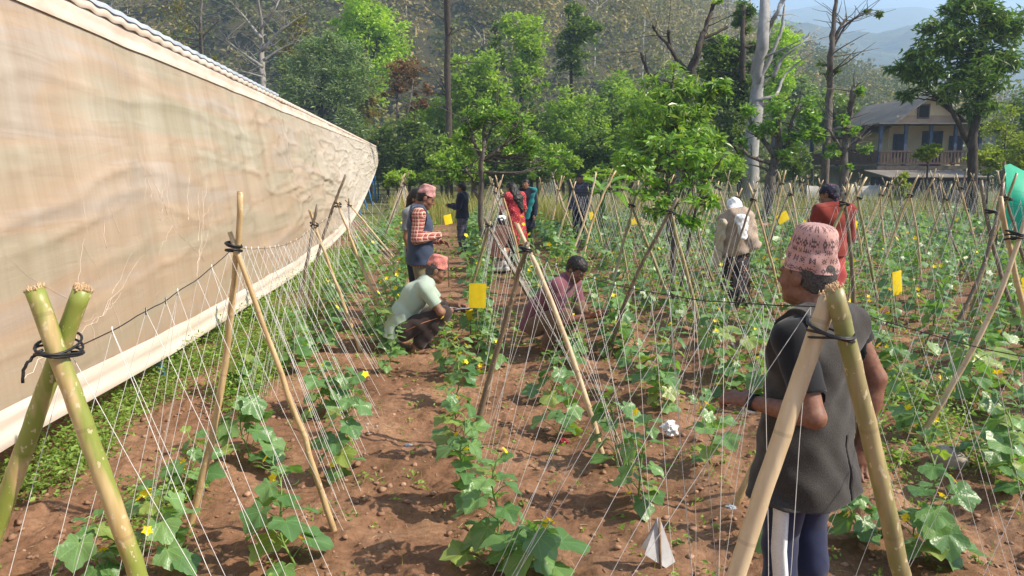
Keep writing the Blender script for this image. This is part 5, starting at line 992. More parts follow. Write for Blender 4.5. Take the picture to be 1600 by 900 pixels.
class Figure:
    def __init__(s, J, loc, rz, label, h=0.007, skin=(0.23, 0.115, 0.068), group=None):
        s.J = J; s.h = h; s.root = thing('person', (0, 0, 0), label, 'person', group); s.root.location = [float(q) for q in loc]; s.root.rotation_euler = (0, 0, rz); s.skin = np.array(skin); s.loc = np.array(loc, float); s.rz = rz
        s.tr = nz(J['shR'] - J['shL']); s.tu = nz(J['nek'] - J['pel']); s.tf = nz(np.cross(s.tu, s.tr))
        s.pr = nz(J['hpR'] - J['hpL']); s.hr = nz(np.cross(J['hf'], J['hu'])); s.hR = np.stack([s.hr, J['hf'], J['hu']], 1)
    def w(s, p):      # local point to the world
        c, q = math.cos(s.rz), math.sin(s.rz); p = np.asarray(p); return s.loc + np.array([c * p[0] - q * p[1], q * p[0] + c * p[1], p[2]])
    def part(s, name, prims, mat, h=None, post=None, colf=None, parent=None):
        V, Q = sdf(prims, h or s.h, post); mb = MB().add(V, [Q]); o = mb.build(name, mat, None, True, None if colf is None else colf(V), org=(0, 0, 0)); o.parent = parent or s.root; return o
    def torso(s, d=0.0, k=.03, hem=None, hemr=(.165, .125), fl=1.0):
        J = s.J; z = s.J['s']; r = lambda a, b: (a * z * fl + d, b * z * fl + d)
        out = [ec_(J['pel'], J['wai'], s.pr, r(.148, .108), r(.134, .098), k), ec_(J['wai'], J['che'], s.tr, r(.134, .098), r(.158, .112), k), ec_(J['che'], J['nek'] - s.tu * .05 * z, s.tr, r(.158, .112), r(.10, .07), k), cap_(J['shL'], J['nek'] - s.tu * .015, .058 * z + d, .052 * z + d, k), cap_(J['shR'], J['nek'] - s.tu * .015, .058 * z + d, .052 * z + d, k)]
        for q in ('shL', 'shR'): out.append(cap_(J['che'] * .6 + J[q] * .4, J[q], .085 * z + d, .060 * z + d, k))
        if hem is not None: out.append(ec_(J['wai'], hem, s.pr, r(.136, .10), (hemr[0] + d, hemr[1] + d), k))
        return out
    def arms(s, d=0.0, up=True, fore=True, frac=1.0, sides='LR', k=.015):
        J = s.J; z = J['s']; out = []
        for q in sides:
            a, e, w_ = J['sh' + q], J['el' + q], J['wr' + q]
            if up: out.append(cap_(a, a + (e - a) * frac, .052 * z + d, (.052 + (.040 - .052) * frac) * z + d, k))
            if fore: out.append(cap_(e, e + (w_ - e) * .35, .040 * z + d, .041 * z + d, k)); out.append(cap_(e + (w_ - e) * .3, w_, .041 * z + d, .026 * z + d, k))
        return out
    def legs(s, d=0.0, to=1.0, k=.02):
        J = s.J; z = J['s']; out = []
        for q in 'LR':
            a, e, w_ = J['hp' + q], J['kn' + q], J['an' + q]; out += [cap_(a, e, .086 * z + d, .056 * z + d, k), cap_(e, e + (w_ - e) * .35, .056 * z + d, .054 * z + d, k), cap_(e + (w_ - e) * .35, e + (w_ - e) * to, .054 * z + d, (.054 - .016 * to) * z + d, k)]
        return out
    def head_prims(s):
        J = s.J; c, f, u, r, z = J['head'], J['hf'], J['hu'], s.hr, J['s']; o = lambda a, b, e: c + (r * a + f * b + u * e) * z
        P = [ell_(o(0, -.012, .022), np.array([.074, .094, .086]) * z, s.hR, .02), ell_(o(0, .032, -.040), np.array([.056, .058, .080]) * z, s.hR, .03), ell_(o(0, .056, -.098), np.array([.032, .030, .022]) * z, s.hR, .025)]
        for q in (-1, 1): P += [ell_(o(q * .042, .048, -.035), np.array([.024, .026, .022]) * z, s.hR, .02), ell_(o(q * .030, .078, .016), np.array([.026, .012, .009]) * z, s.hR, .012), ell_(o(q * .076, -.008, -.012), np.array([.009, .021, .032]) * z, s.hR, .006), ell_(o(q * .045, .015, -.075), np.array([.018, .035, .02]) * z, s.hR, .02), ell_(o(q * .031, .079, -.004), np.array([.0135, .010, .0085]) * z, s.hR, .004)]
        P += [cap_(o(0, .088, .008), o(0, .107, -.030), .008 * z, .0125 * z, .012), ell_(o(-.012, .094, -.036), np.array([.009, .01, .008]) * z, s.hR, .006), ell_(o(.012, .094, -.036), np.array([.009, .01, .008]) * z, s.hR, .006), ell_(o(0, .084, -.064), np.array([.022, .011, .006]) * z, s.hR, .006), ell_(o(0, .081, -.075), np.array([.019, .011, .007]) * z, s.hR, .006)]
        P.append(cap_(J['nek'] - s.tu * .02, o(0, -.022, -.055), .059 * z, .052 * z, .025)); return P
    def body(s, handL=None, handR=None, feet=True, legs=True, extra=()):
        J = s.J; z = J['s']; P = s.torso(-.012) + s.arms(-.002) + s.head_prims()
        if legs: P += s.legs(-.006)
        for q, h_ in (('L', handL), ('R', handR)):
            d = nz(J['wr' + q] - J['el' + q]); h_ = h_ or {}; nr = np.array(h_.get('n', s.tr * (1 if q == 'L' else -1)), float); sd_ = np.array(h_.get('side', s.tf), float)
            P += hand_(J['wr' + q], np.array(h_.get('d', d), float), nr, sd_, h_.get('curl', .55), h_.get('th', .5), z)
        if feet:
            for q in 'LR':
                a = J['an' + q]; fd = np.array(J.get('ft' + q, (0, 1, 0)), float); fd = nz(fd); t_ = np.array([a[0], a[1], .03]) + fd * .15 * z; P += [cap_(a, np.array([a[0], a[1], .045]) - fd * .02, .036 * z, .036 * z, .02), ec_(np.array([a[0], a[1], .036]), t_, np.cross(fd, [0, 0, 1]), (.034 * z, .034), (.042 * z, .024), .02)]
        c, f, u, r = J['head'], J['hf'], J['hu'], s.hr
        def colf(V):
            C_ = np.tile(s.skin, (len(V), 1)); q = (V - c) / z; a, b, e = q @ r, q @ f, q @ u
            eye = (np.hypot((np.abs(a) - .031) / 1.5, e + .004) < .0065) & (b > .07); C_[eye] = (0.02, 0.015, 0.012)
            wht = (np.hypot((np.abs(a) - .031) / 2.2, e + .004) < .0065) & (b > .07) & ~eye; C_[wht] = (0.30, 0.26, 0.24)
            br = (np.abs(np.abs(a) - .032) < .019) & (np.abs(e - .021) < .0045) & (b > .06); C_[br] = (0.02, 0.015, 0.012)
            lip = (np.abs(a) < .022) & (np.abs(e + .069) < .010) & (b > .07); C_[lip] = s.skin * np.array([1.0, .62, .62]); return C_
        post = s.J.get('bodypost')
        return s.part('body', P + list(extra), M_SKIN, colf=colf, post=post)
    def hair(s, mat=None, line=.035, back=-.075, thick=.010, extra=(), h=None, amp=.003):
        J = s.J; c, f, u, r, z = J['head'], J['hf'], J['hu'], s.hr, J['s']; o = lambda a, b, e: c + (r * a + f * b + u * e) * z
        P = [ell_(o(0, -.014, .022), (np.array([.074, .094, .086]) + thick) * z, s.hR, .01), ell_(o(0, -.045, -.03), np.array([.060, .055, .06]) * z, s.hR, .02)] + list(extra); ex = len(extra) > 0
        def post(X, F):
            q = (X - c) / z; a, b, e = q @ r, q @ f, q @ u
            g = np.maximum(F + cloth_noise(X, amp, 6, 3), -(e - back)) if not ex else F + cloth_noise(X, amp, 4, 3)
            face = np.minimum(b - (.012 - .0 * a), .5); cut = np.maximum(np.where(e < line, b - .028 + .55 * np.clip(.01 - e, -1, .035), -1), -1)     # keep hair off the face
            return np.maximum(g, cut * z)
        return s.part('hair', P, mat or M_HAIR, h or s.h, post)
    def cap(s, mat, tilt=.12, colf=None, nu=120, nv=34, hgt=.118, dz=.028, sp=.68, tap=.13):
        """cloth topi: oval band, taller at the front, softly folded crown"""
        J = s.J; c, f, u, r, z = J['head'], J['hf'], J['hu'], s.hr, J['s']; f2 = nz(f * math.cos(tilt) + u * math.sin(tilt)); u2 = nz(np.cross(r, f2))
        th = np.linspace(0, 2 * math.pi, nu, endpoint=False); v = np.linspace(0, 1, nv); T_, V_ = np.meshgrid(th, v, indexing='ij')
        wl = np.clip(V_ / sp, 0, 1); top = np.clip((V_ - sp) / (1 - sp), 0, 1)
        sc = (1.03 - .05 * wl - tap * wl ** 1.8) * np.sqrt(np.clip(1 - top ** 2.1, 0, 1)); hh = hgt * (wl * (1.02 - (.30 if sp > .6 else .48)) + (.30 if sp > .6 else .48) * np.sin(top * math.pi / 2))
        hh = hh * (1 + .14 * np.cos(T_ - .5) * (1 - top)) ; wr = (1 - top) * .0025 * np.sin(T_ * 5 + V_ * 7) + (1 - top) * .003 * np.sin(T_ * 3 - V_ * 11)
        X_ = (.078 * np.cos(T_) * sc + wr * np.cos(T_)); Y_ = (.097 * np.sin(T_) * sc + wr * np.sin(T_)) - .010
        P = c + z * (X_[..., None] * r + Y_[..., None] * f2 + (hh + dz)[..., None] * u2); P = np.concatenate([P, P[:1]], 0); lf = np.stack([np.r_[th, 2 * math.pi][:, None] / (2 * math.pi) + 0 * P[..., 0], np.tile(v, (nu + 1, 1)), 0 * P[..., 0]], -1)
        mb = MB().grid(P[:, ::-1], lf[:, ::-1]); I = P[:, :2].copy(); I[:, 1] = c + (I[:, 1] - c) * .93; mb.grid(I, lf[:, :2])
        col = None if colf is None else colf(mb); o = mb.build('cap', mat, None, True, col, org=(0, 0, 0)); o.parent = s.root; return o
def below(p, n, F, X): return np.maximum(F, (X - np.asarray(p, float)) @ nz(n))      # keep what lies behind the plane
F_BLK = fabric('black_tee', (0.012, 0.012, 0.014)); F_VEST = fabric('charcoal_vest', (0.040, 0.036, 0.033), .5, 260, .92, .7); F_NAVY = fabric('navy_track', (0.016, 0.022, 0.060), .2, 300, .6); F_WHT = fabric('white_stripe', (0.62, 0.62, 0.62))
F_SAGE = fabric('sage_polo', (0.34, 0.42, 0.34), .12); F_BRN = fabric('brown_trouser', (0.040, 0.028, 0.024), .3); F_PIP = fabric('orange_piping', (0.40, 0.16, 0.08)); F_BVEST = fabric('navy_vest', (0.035, 0.048, 0.085), .3); F_KHA = fabric('khaki_trouser', (0.16, 0.135, 0.075), .2)
F_PLA = plaid('red_plaid', (0.42, 0.16, 0.11), (0.20, 0.035, 0.03), (0.70, 0.52, 0.42)); F_MAR = fabric('maroon_polo', (0.17, 0.062, 0.080), .15); F_TAN = fabric('tan_trouser', (0.16, 0.10, 0.065), .2); F_CAPP = spots('pink_cap', (0.46, 0.24, 0.22), (0.36, 0.13, 0.13), 70, .32); F_CAPR = spots('red_cap', (0.50, 0.16, 0.13), (0.62, 0.36, 0.30), 80, .30)
F_RED = spots('red_dotted_cotton', (0.30, 0.012, 0.022), (0.60, 0.16, 0.15), 34, .30); F_TEAL = fabric('teal_shawl', (0.015, 0.17, 0.18)); F_DGRN = fabric('dark_green', (0.012, 0.05, 0.03)); F_GREY = fabric('grey_tee', (0.20, 0.205, 0.22)); F_DNAV = fabric('dark_navy', (0.012, 0.014, 0.030)); F_CHK = plaid('dark_check', (0.03, 0.035, 0.06), (0.05, 0.05, 0.08), (0.10, 0.10, 0.12), 14)
F_SHAWL = fabric('taupe_shawl', (0.36, 0.275, 0.215), .3, 60, .9, .6); F_SCARF = fabric('white_scarf', (0.72, 0.71, 0.72), .08); F_FLOR = spots('dark_floral', (0.018, 0.014, 0.018), (0.36, 0.15, 0.07), 24, .26); F_SWE = fabric('rust_red_sweater', (0.20, 0.028, 0.018), .2, 160); F_BAND = spots('navy_bandana', (0.012, 0.012, 0.028), (0.34, 0.08, 0.11), 30, .22); F_BROW = fabric('brown_jacket', (0.085, 0.038, 0.026), .4); F_PALE = plaid('pale_check', (0.42, 0.38, 0.34), (0.20, 0.20, 0.22), (0.62, 0.60, 0.58), 9); F_SKIRT = fabric('red_skirt', (0.36, 0.05, 0.05), .2); F_OLI = fabric('cream_wrap', (0.46, 0.40, 0.30), .15)
M_SANDAL = plain('sandal', (0.10, 0.065, 0.05), .6); M_WATCH = plain('watch_strap', (0.01, 0.01, 0.01), .4); M_WFACE = plain('watch_face', (0.7, 0.7, 0.68), .25)
def facing(deg): return -YAW - math.radians(deg)         # 0 = walking away from the camera, +90 = to the right, -90 = to the left
def ground_at(px, d): p = at(px, 300, d); p[2] = gzf(p[0], p[1]); return p
# ---------------------------------------------------------------- the man in the black vest, nearest of all
J = upd(stand(1.53), hf=nz([-.02, .99, -.06]), hu=nz([-.01, -.06, 1]), head=(0, .035, 1.428), elL=(-.205, -.165, 1.00), wrL=(-.235, .055, 1.0), elR=(.235, -.10, 1.04), wrR=(.21, -.08, .79), shL=(-.168, -.045, 1.235), shR=(.174, -.02, 1.235), nek=(0, -.035, 1.305))
P1 = Figure(J, ground_at(1284, 2.56) + [0, 0, .01], facing(-34), 'man in a patterned pink cap and charcoal vest seen from behind, nearest the camera', .005, (0.205, 0.095, 0.060))
P1.root.scale = (1.06, 1.03, 1.0)
P1.body(dict(n=(.5, .0, -1), side=(.6, .3, .8), curl=1.05, th=.9), dict(d=(-.1, .0, -1), n=(-.5, -.8, .0), side=(-.8, .5, 0), curl=.45, th=.2))
P1.hair(M_HAIRG, .02, -.078, .002, h=.005, amp=.001)
PAT = ["..X.......X..........X.......X.....", ".XXX..X.XXXXX..X....XXX..X.XXXXX..X", "XX.XX.XX..X..XX....XX.XX.XX..X..XX.", ".XXX..X.XXXXX..X....XXX..X.XXXXX..X", "..X.....X.X..........X.....X.X.....",
       "...................................", "....R........R.........R........R..", "...................................",
       "X.X.X....X...X.....X.X.X....X...X..", ".XXX.....XX.XX......XXX.....XX.XX..", "XX.XX....X.X.X.....XX.XX....X.X.X..", ".XXX.....XX.XX......XXX.....XX.XX..", "X.X.X....X...X.....X.X.X....X...X..",
       "...................................", "......R.........R........R.........", "...................................",
       "..X.X.X.X....X.X.X....X.X.X.X...X.X", ".XXXXXXX......XXX......XXXXXXX...XX", "..X.X.X.X....X.X.X....X.X.X.X...X.X", "...................................", "...................................", "...................................", "...................................", "..................................."]
def capcol(mb):
    L = np.concatenate(mb.L); u = (L[:, 0] * 4.0 % 1) * 35; v = np.clip(L[:, 1] / .97, 0, .999) * 32 - .3
    C_ = np.tile(np.array([0.47, 0.275, 0.245]), (len(L), 1)); C_ *= (1 + .10 * vnoise(L[:, 0] * 90, L[:, 1] * 40, 3))[:, None]
    for i in range(len(L)):
        r_ = (PAT[:19] + PAT[:13])[int(np.clip(v[i], 0, 31))]; ch = r_[int(u[i]) % 35]
        if ch == 'X': C_[i] = (0.12, 0.068, 0.07)
        elif ch == 'R': C_[i] = (0.34, 0.09, 0.06)
    return C_
M_CAPD, t, b, o = newmat('dhaka_cap'); a = attr(t, 'Col'); t.links.new(a.outputs['Color'], b.inputs['Base Color']); b.inputs['Roughness'].default_value = .9; n = N(t, 'ShaderNodeTexNoise', Scale=420.0); t.links.new(mapped(t, (1, 1, 1)), n.inputs['Vector']); bp = N(t, 'ShaderNodeBump', Strength=.4, Distance=.0015); t.links.new(n.outputs[0], bp.inputs['Height']); t.links.new(bp.outputs[0], b.inputs['Normal'])
P1.cap(M_CAPD, .16, capcol, 420, 130, .168, .020, .56, .10)
sl = J['shL'] + (J['elL'] - J['shL']) * .72; sr_ = J['shR'] + (J['elR'] - J['shR']) * .36
def tee_post(X, F):
    F = F + cloth_noise(X, .0022, 1.4, 2)
    F = np.maximum(F, np.where(X[..., 0] < -.15, (X - sl) @ nz(J['elL'] - J['shL']), -1)); F = np.maximum(F, np.where(X[..., 0] > .17, (X - sr_) @ nz(J['elR'] - J['shR']), -1))
    return np.maximum(F, X[..., 2] - 1.30 - .25 * np.abs(X[..., 1] + .04))
P1.part('t_shirt', P1.torso(.004) + P1.arms(.016, fore=False, frac=.80, sides='L') + P1.arms(.013, fore=False, frac=.45, sides='R'), F_BLK, post=tee_post)
hemz = .640
def vest_post(X, F):
    F = F + cloth_noise(X, .0062, .75, 5) + cloth_noise(X, .0025, 1.9, 9) + .003 * np.sin(X[..., 0] * 60 + 5 * np.sin(X[..., 2] * 9)) * np.clip((1.15 - X[..., 2]) * 3, 0, 1)
    ax_ = np.abs(X[..., 0] - .003); lim = .172 + .012 * np.sin(X[..., 2] * 30) * 0 + .55 * np.clip(1.10 - X[..., 2], 0, .5); F = np.maximum(F, (ax_ - lim) * .8)
    F = np.maximum(F, hemz + .012 * np.sin(X[..., 0] * 12) - X[..., 2])
    for q in 'LR':
        sh = J['sh' + q]; sg = 1 if q == 'R' else -1; el = J['el' + q]; d = X - sh; u = nz(el - sh); t_ = np.clip(d @ u, -.06, .16); F = np.maximum(F, np.where(sg * X[..., 0] > .10, (.078 - np.linalg.norm(d - t_[..., None] * u - np.array([sg * .035, 0, 0]), axis=-1)), -1))
    F = np.maximum(F, .064 - np.linalg.norm((X - (J['nek'] + np.array([0, .01, .045]))) * np.array([1, 1, .8]), axis=-1))
    return np.maximum(F, np.where((X[..., 1] < -.06) & (X[..., 2] < .88), .004 - np.abs(X[..., 0] - .035), -1))
P1.part('vest', P1.torso(.024, hem=(0.005, -.005, .56), hemr=(.195, .155)), F_VEST, post=vest_post)
P1.part('trousers', P1.legs(.008, .96) + [ec_(J['pel'] - [0, 0, .02], J['wai'], P1.pr, (.150, .112), (.138, .104), .03)], F_NAVY, post=lambda X, F: np.maximum(F + cloth_noise(X, .0050, .8, 8), X[..., 2] - 1.02))
a_, k_ = J['hpL'], J['knL']; mb = MB(); pts = np.array([[-.172, -.035, .655], [-.172, -.04, .60], [-.172, -.04, .47], [-.160, -.06, .26], [-.150, -.06, .12]])
for (da, r_) in ((0, .024),): mb.add(np.concatenate([pts + [0, -.022, 0], pts + [-.004, .024, 0], pts + [.02, .024, 0], pts + [.02, -.022, 0]]), [np.array([[i + 5 * a, i + 1 + 5 * a, i + 1 + 5 * ((a + 1) % 4), i + 5 * ((a + 1) % 4)] for a in range(4) for i in range(4)])])
o = mb.build('side_stripe', F_WHT, None, org=(0, 0, 0)); o.parent = P1.root
wd_ = nz(J['wrL'] - J['elL']); wc = J['wrL'] - wd_ * .012; x_ = nz(np.cross(wd_, [0, 0, 1])); y_ = np.cross(wd_, x_)
th = np.linspace(0, 2 * math.pi, 28); mb = MB()
ring = lambda off, r_: wc + wd_ * off + np.cos(th)[:, None] * x_ * r_ + np.sin(th)[:, None] * y_ * r_ * .95
mb.grid(np.stack([ring(-.010, .0285), ring(-.010, .0315), ring(.010, .031), ring(.010, .028)], 1)); wo = mb.build('wrist_watch', M_WATCH, None, org=(0, 0, 0)); wo.parent = P1.root
fd_ = nz(np.array([0.1, -1.0, -.15]) - wd_ * (np.array([.1, -1, -.15]) @ wd_)); mb = MB(); mb.tube([wc + fd_ * .029, wc + fd_ * .036], [.0165, .0155], 20); f_ = mb.build('watch_face', M_WFACE, None, org=(0, 0, 0)); f_.parent = wo
# ---------------------------------------------------------------- squatting poses
def squat(s=1.0, lean=.0):
    J = dict(pel=(0, -.16, .27), wai=(0, -.15, .40), che=(0, -.05 + lean, .565), nek=(0, .055 + lean * 1.4, .71), shR=(.17, .03 + lean * 1.3, .65), shL=(-.17, .03 + lean * 1.3, .65), elR=(.20, .20, .43), elL=(-.20, .20, .43), wrR=(.09, .38, .47), wrL=(-.08, .38, .47), hpR=(.09, -.15, .25), hpL=(-.09, -.15, .25), knR=(.13, .23, .40), knL=(-.13, .23, .40), anR=(.11, -.03, .09), anL=(-.11, -.03, .09), head=(0, .14 + lean * 1.5, .805))
    return {k: np.array(v) * s for k, v in J.items()} | dict(s=s, hf=nz([0, .93, -.36]), hu=nz([0, .36, .93]))
def tops(Fg, mat, name='shirt', d=.016, frac=.62, hem=None, hemr=(.165, .125), amp=.004, seed=1, cutz=None, long=False, kneck=True, hem_n=None):
    J = Fg.J; P = Fg.torso(d, hem=hem, hemr=hemr) + Fg.arms(d, fore=long, frac=1 if long else min(1, frac + .12))
    def post(X, F):
        F = F + cloth_noise(X, amp, 1.0, seed)
        if not long:
            for q in 'LR':
                sh, el = J['sh' + q], J['el' + q]; u = nz(el - sh); c = sh + (el - sh) * frac; nearq = np.linalg.norm(np.cross(X - sh, u), axis=-1) < .085; F = np.maximum(F, np.where(nearq & ((X - c) @ u > -.01), (X - c) @ u, -1))
        if kneck: F = np.maximum(F, .056 * J['s'] - np.linalg.norm(X - (J['nek'] + Fg.tu * .04 + Fg.tf * .015), axis=-1))
        if hem is not None: n_ = nz(np.asarray(hem) - J['wai']) if hem_n is None else nz(hem_n); F = np.maximum(F, (X - np.asarray(hem)) @ n_)
        return F
    return Fg.part(name, P, mat, post=post)
def pants(Fg, mat, d=.020, to=.93, amp=.006, seed=4, name='trousers'):
    J = Fg.J; return Fg.part(name, Fg.legs(d, to) + [ec_(J['pel'] - Fg.tu * .04, J['wai'], Fg.pr, (.152, .115), (.138, .104), .03)], mat, post=lambda X, F: F + cloth_noise(X, amp, .9, seed))
def sandals(Fg):
    for q in 'LR':
        a = Fg.J['an' + q]; fd = nz(np.array(Fg.J.get('ft' + q, (0, 1, 0)), float)); c = np.array([a[0], a[1], .008]); mb = MB(); n = 20; th = np.linspace(0, 2 * math.pi, n, endpoint=False); x = np.cross(fd, [0, 0, 1])
        R0 = c + fd * .065 + np.cos(th)[:, None] * fd * .135 + np.sin(th)[:, None] * x * .048; mb.add(np.concatenate([R0 - [0, 0, .012], R0 + [0, 0, .008]]), [np.stack([np.arange(n), (np.arange(n) + 1) % n, (np.arange(n) + 1) % n + n, np.arange(n) + n], -1), np.arange(n)[None] + n])
        for s_ in (-1, 1): mb.tube([c + fd * .14 + [0, 0, .05], c + fd * .09 + x * s_ * .03 + [0, 0, .055], c + fd * .04 + x * s_ * .05], .006, 5)
        o = mb.build('sandal', M_SANDAL, None, org=(0, 0, 0)); o.parent = Fg.root
# man in pale green polo, squatting with a board on his knees
J = squat(1.06, .02); J['wrR'] = np.array([.07, .35, .45]); J['wrL'] = np.array([-.03, .40, .485])
P2 = Figure(J, ground_at(652, 7.42), facing(84), 'squatting man in a pale green polo and red patterned cap writing on a board', .0075)
P2.body(dict(n=(0, 0, -1), side=(1, 0, 0), curl=.8), dict(n=(0, 0, -1), side=(-1, 0, 0), curl=.6)); P2.hair(M_HAIRG, .02, -.075, .005); P2.cap(F_CAPR, .06)
tops(P2, F_SAGE, 'polo_shirt', .018, .70, hem=(0, -.27, .17), hemr=(.165, .115), hem_n=(0, -.35, -1)); pants(P2, F_BRN, .024, .90); sandals(P2)
for q in 'LR':
    mb = MB(); sg = 1 if q == 'R' else -1; mb.tube([J['hp' + q] + [sg * .112, .02, .01], (J['hp' + q] + J['kn' + q]) / 2 + [sg * .098, 0, .012], J['kn' + q] + [sg * .080, .01, .0], (J['kn' + q] + J['an' + q]) / 2 + [sg * .076, 0, 0]], .006, 5); o = mb.build('trouser_piping', F_PIP, None, org=(0, 0, 0)); o.parent = P2.root
M_BOARD = plain('dark_board', (0.06, 0.06, 0.075), .5)
cb = thing('clipboard', P2.w([0.0, .37, .455]), 'dark clipboard resting on the knees of the man in pale green', 'clipboard'); cb.rotation_euler = (0.10, 0.0, facing(84))
o = MB().box((0, .03, 0), (.24, .33, .006)).build('board', M_BOARD, None, False); o.parent = cb; o = MB().box((0, .03, .006), (.21, .29, .003)).build('paper', M_PAPER, None, False); o.parent = cb; o = MB().box((0, .17, .012), (.09, .03, .008)).build('clip', M_PIPE, None, False); o.parent = cb
# man in maroon, squatting with a phone
J = squat(1.05, .06); upd(J, hf=nz([.10, .80, -.60]), hu=nz([0, .60, .80]), wrL=(-.05, .45, .40), wrR=(.12, .42, .42), elL=(-.21, .20, .36), elR=(.22, .20, .36), knR=(.17, .20, .43), knL=(-.17, .20, .43))
P6 = Figure(J, ground_at(868, 7.25), facing(122), 'squatting man with short black hair in a maroon polo looking down at a phone', .0075, (0.22, 0.10, 0.06))
P6.body(dict(n=(.3, 0, 1), side=(-1, .3, .2), curl=.8, th=.7), dict(n=(-.8, 0, .5), side=(0, .5, 1), curl=.9)); P6.hair(M_HAIR, .040, -.06, .012)
tops(P6, F_MAR, 'polo_shirt', .018, .72, hem=(0, -.25, .20), hemr=(.165, .115), hem_n=(0, -.35, -1)); pants(P6, F_TAN, .022, .92); sandals(P6)
ph = thing('smartphone', P6.w([.0, .515, .425]), 'thin dark phone held by the squatting man in maroon', 'phone'); ph.rotation_euler = (.45, .2, facing(122)); o = MB().box((0, 0, 0), (.072, .15, .008)).build('case', M_WATCH, None, False); o.parent = ph; o = MB().box((0, 0, .0055), (.064, .138, .002)).build('screen', plain('phone_screen', (0.02, 0.03, 0.05), .1), None, False); o.parent = ph
# man standing in plaid shirt and blue vest
J = upd(stand(1.64), hf=nz([.05, .90, -.44]), hu=nz([0, .44, .90]), head=(0, .075, 1.525), elR=(.22, -.05, 1.09), elL=(-.22, .0, 1.08), wrR=(.13, .19, 1.12), wrL=(-.10, .22, 1.03))
P3 = Figure(J, ground_at(655, 8.25), facing(80), 'standing man in a plaid shirt, blue vest and pale pink cap looking at his hands', .0075, (0.20, 0.092, 0.056))
P3.body(dict(n=(.6, 0, -.8), side=(0, .5, 1), curl=.55), dict(n=(-.6, 0, -.8), side=(0, .5, 1), curl=.65)); P3.hair(M_HAIR, .02, -.07, .005); P3.cap(F_CAPP, .10)
tops(P3, F_PLA, 'plaid_shirt', .018, long=True, hem=(0, .02, .78), hemr=(.165, .125)); pants(P3, F_KHA, .012, .96); sandals(P3)
def vest2(X, F):
    F = F + cloth_noise(X, .004, 1, 6); F = np.maximum(F, .79 - X[..., 2]); F = np.maximum(F, np.where(X[..., 1] > .02, .035 + .06 * np.clip(X[..., 2] - 1.0, 0, 1) - np.abs(X[..., 0]), -1))
    for q in 'LR':
        sh = J['sh' + q]; sg = 1 if q == 'R' else -1; d = X - sh; F = np.maximum(F, np.where(sg * X[..., 0] > .09, .088 - np.linalg.norm(d * np.array([1, 1, .62]) - np.array([sg * .035, 0, -.02]), axis=-1), -1))
    return np.maximum(F, .065 - np.linalg.norm(X - (J['nek'] + [0, .02, .05]), axis=-1))
P3.part('vest', P3.torso(.032, hem=(0, 0, .64), hemr=(.178, .14)), F_BVEST, post=vest2)
pp = thing('paper_sheet', P3.w([0.04, .175, .80]), 'white paper sheet held low before the plaid shirt, above the red cap', 'paper'); pp.rotation_euler = (0.3, 0.25, facing(80)); o = sheet(MB(), np.array([0, 0, 0.0]), .15, .21, 0.3, .02).build('sheet', M_PAPER, None); o.parent = pp
# the rest, farther off
def simple(label, H, px, d, face, h=.011, **kw):
    J = upd(stand(H), **kw); return Figure(J, ground_at(px, d), facing(face), label, h)
P4 = simple('person in a grey shirt half hidden behind the man in the plaid shirt', 1.60, 649, 8.95, 105, .010, hf=nz([.2, .97, -.1]))
P4.body(); P4.hair(M_HAIR, .03, -.12, .014, extra=[cap_(J['head'] * 0 + P4.J['head'] + [.0, -.09, -.02], P4.J['head'] + [.02, -.13, -.22], .05, .03, .03)]); tops(P4, F_GREY, 'shirt', .02, .7, hem=(0, 0, .80)); pants(P4, F_DNAV)
P5 = simple('dark clothed person standing in profile left of the mid field pollard', 1.52, 722, 16.0, -75, .012, hf=nz([0, .95, -.3]), elR=(.2, .03, 1.02), wrR=(.1, .26, 1.05), elL=(-.2, .03, 1.02), wrL=(-.1, .26, 1.05))
P5.body(); P5.hair(); tops(P5, F_DNAV, 'jacket', .024, long=True, hem=(0, 0, .78)); pants(P5, F_CHK)
J = squat(1.08, .05); P7 = Figure(J, ground_at(776, 13.2), facing(20), 'stooping person in brown jacket and white cap low among the crops', .012)
P7.body(); P7.hair(); tops(P7, F_BROW, 'jacket', .030, long=True, hem=(0, -.22, .26), hemr=(.18, .14), hem_n=(0, -.3, -1)); P7.part('skirt', [ec_((0, -.14, .34), (0, .02, .10), (1, 0, 0), (.21, .20), (.25, .26), .05)], F_PALE, post=lambda X, F: np.maximum(F + cloth_noise(X, .012, .8, 3), .03 - X[..., 2])); P7.cap(F_SCARF, .2, hgt=.09)
P8 = simple('woman with long black hair in a red dotted dress bending over the crops', 1.54, 806, 14.0, -35, .011, nek=(0, .06, 1.33), head=(-.02, .13, 1.43), hf=nz([-.2, .8, -.5]), hu=nz([0, .5, .8]), shR=(.165, .04, 1.27), shL=(-.165, .04, 1.27), che=(0, .03, 1.17), elR=(.24, .05, .99), wrR=(.20, .22, .80), elL=(-.22, .14, 1.0), wrL=(-.15, .34, .9))
P8.body(); hd = P8.J['head']; P8.hair(M_HAIR, .04, -.1, .014, extra=[ec_(hd + [0, -.06, .02], hd + [.02, -.20, -.20], (1, 0, 0), (.09, .06), (.11, .06), .03), ec_(hd + [.02, -.20, -.18], hd + [.08, -.25, -.42], (1, 0, 0), (.10, .055), (.04, .04), .03)], amp=.006)
tops(P8, F_RED, 'dress', .024, .9, hem=(0, -.02, .38), hemr=(.22, .17), amp=.008); pants(P8, F_DGRN, .016)
P9 = simple('woman in black with a turquoise shawl standing and facing the group', 1.60, 822, 17.0, -160, .012)
P9.body(); P9.hair(); tops(P9, F_DNAV, 'tunic', .022, long=True, hem=(0, 0, .50), hemr=(.2, .16)); pants(P9, F_DGRN)
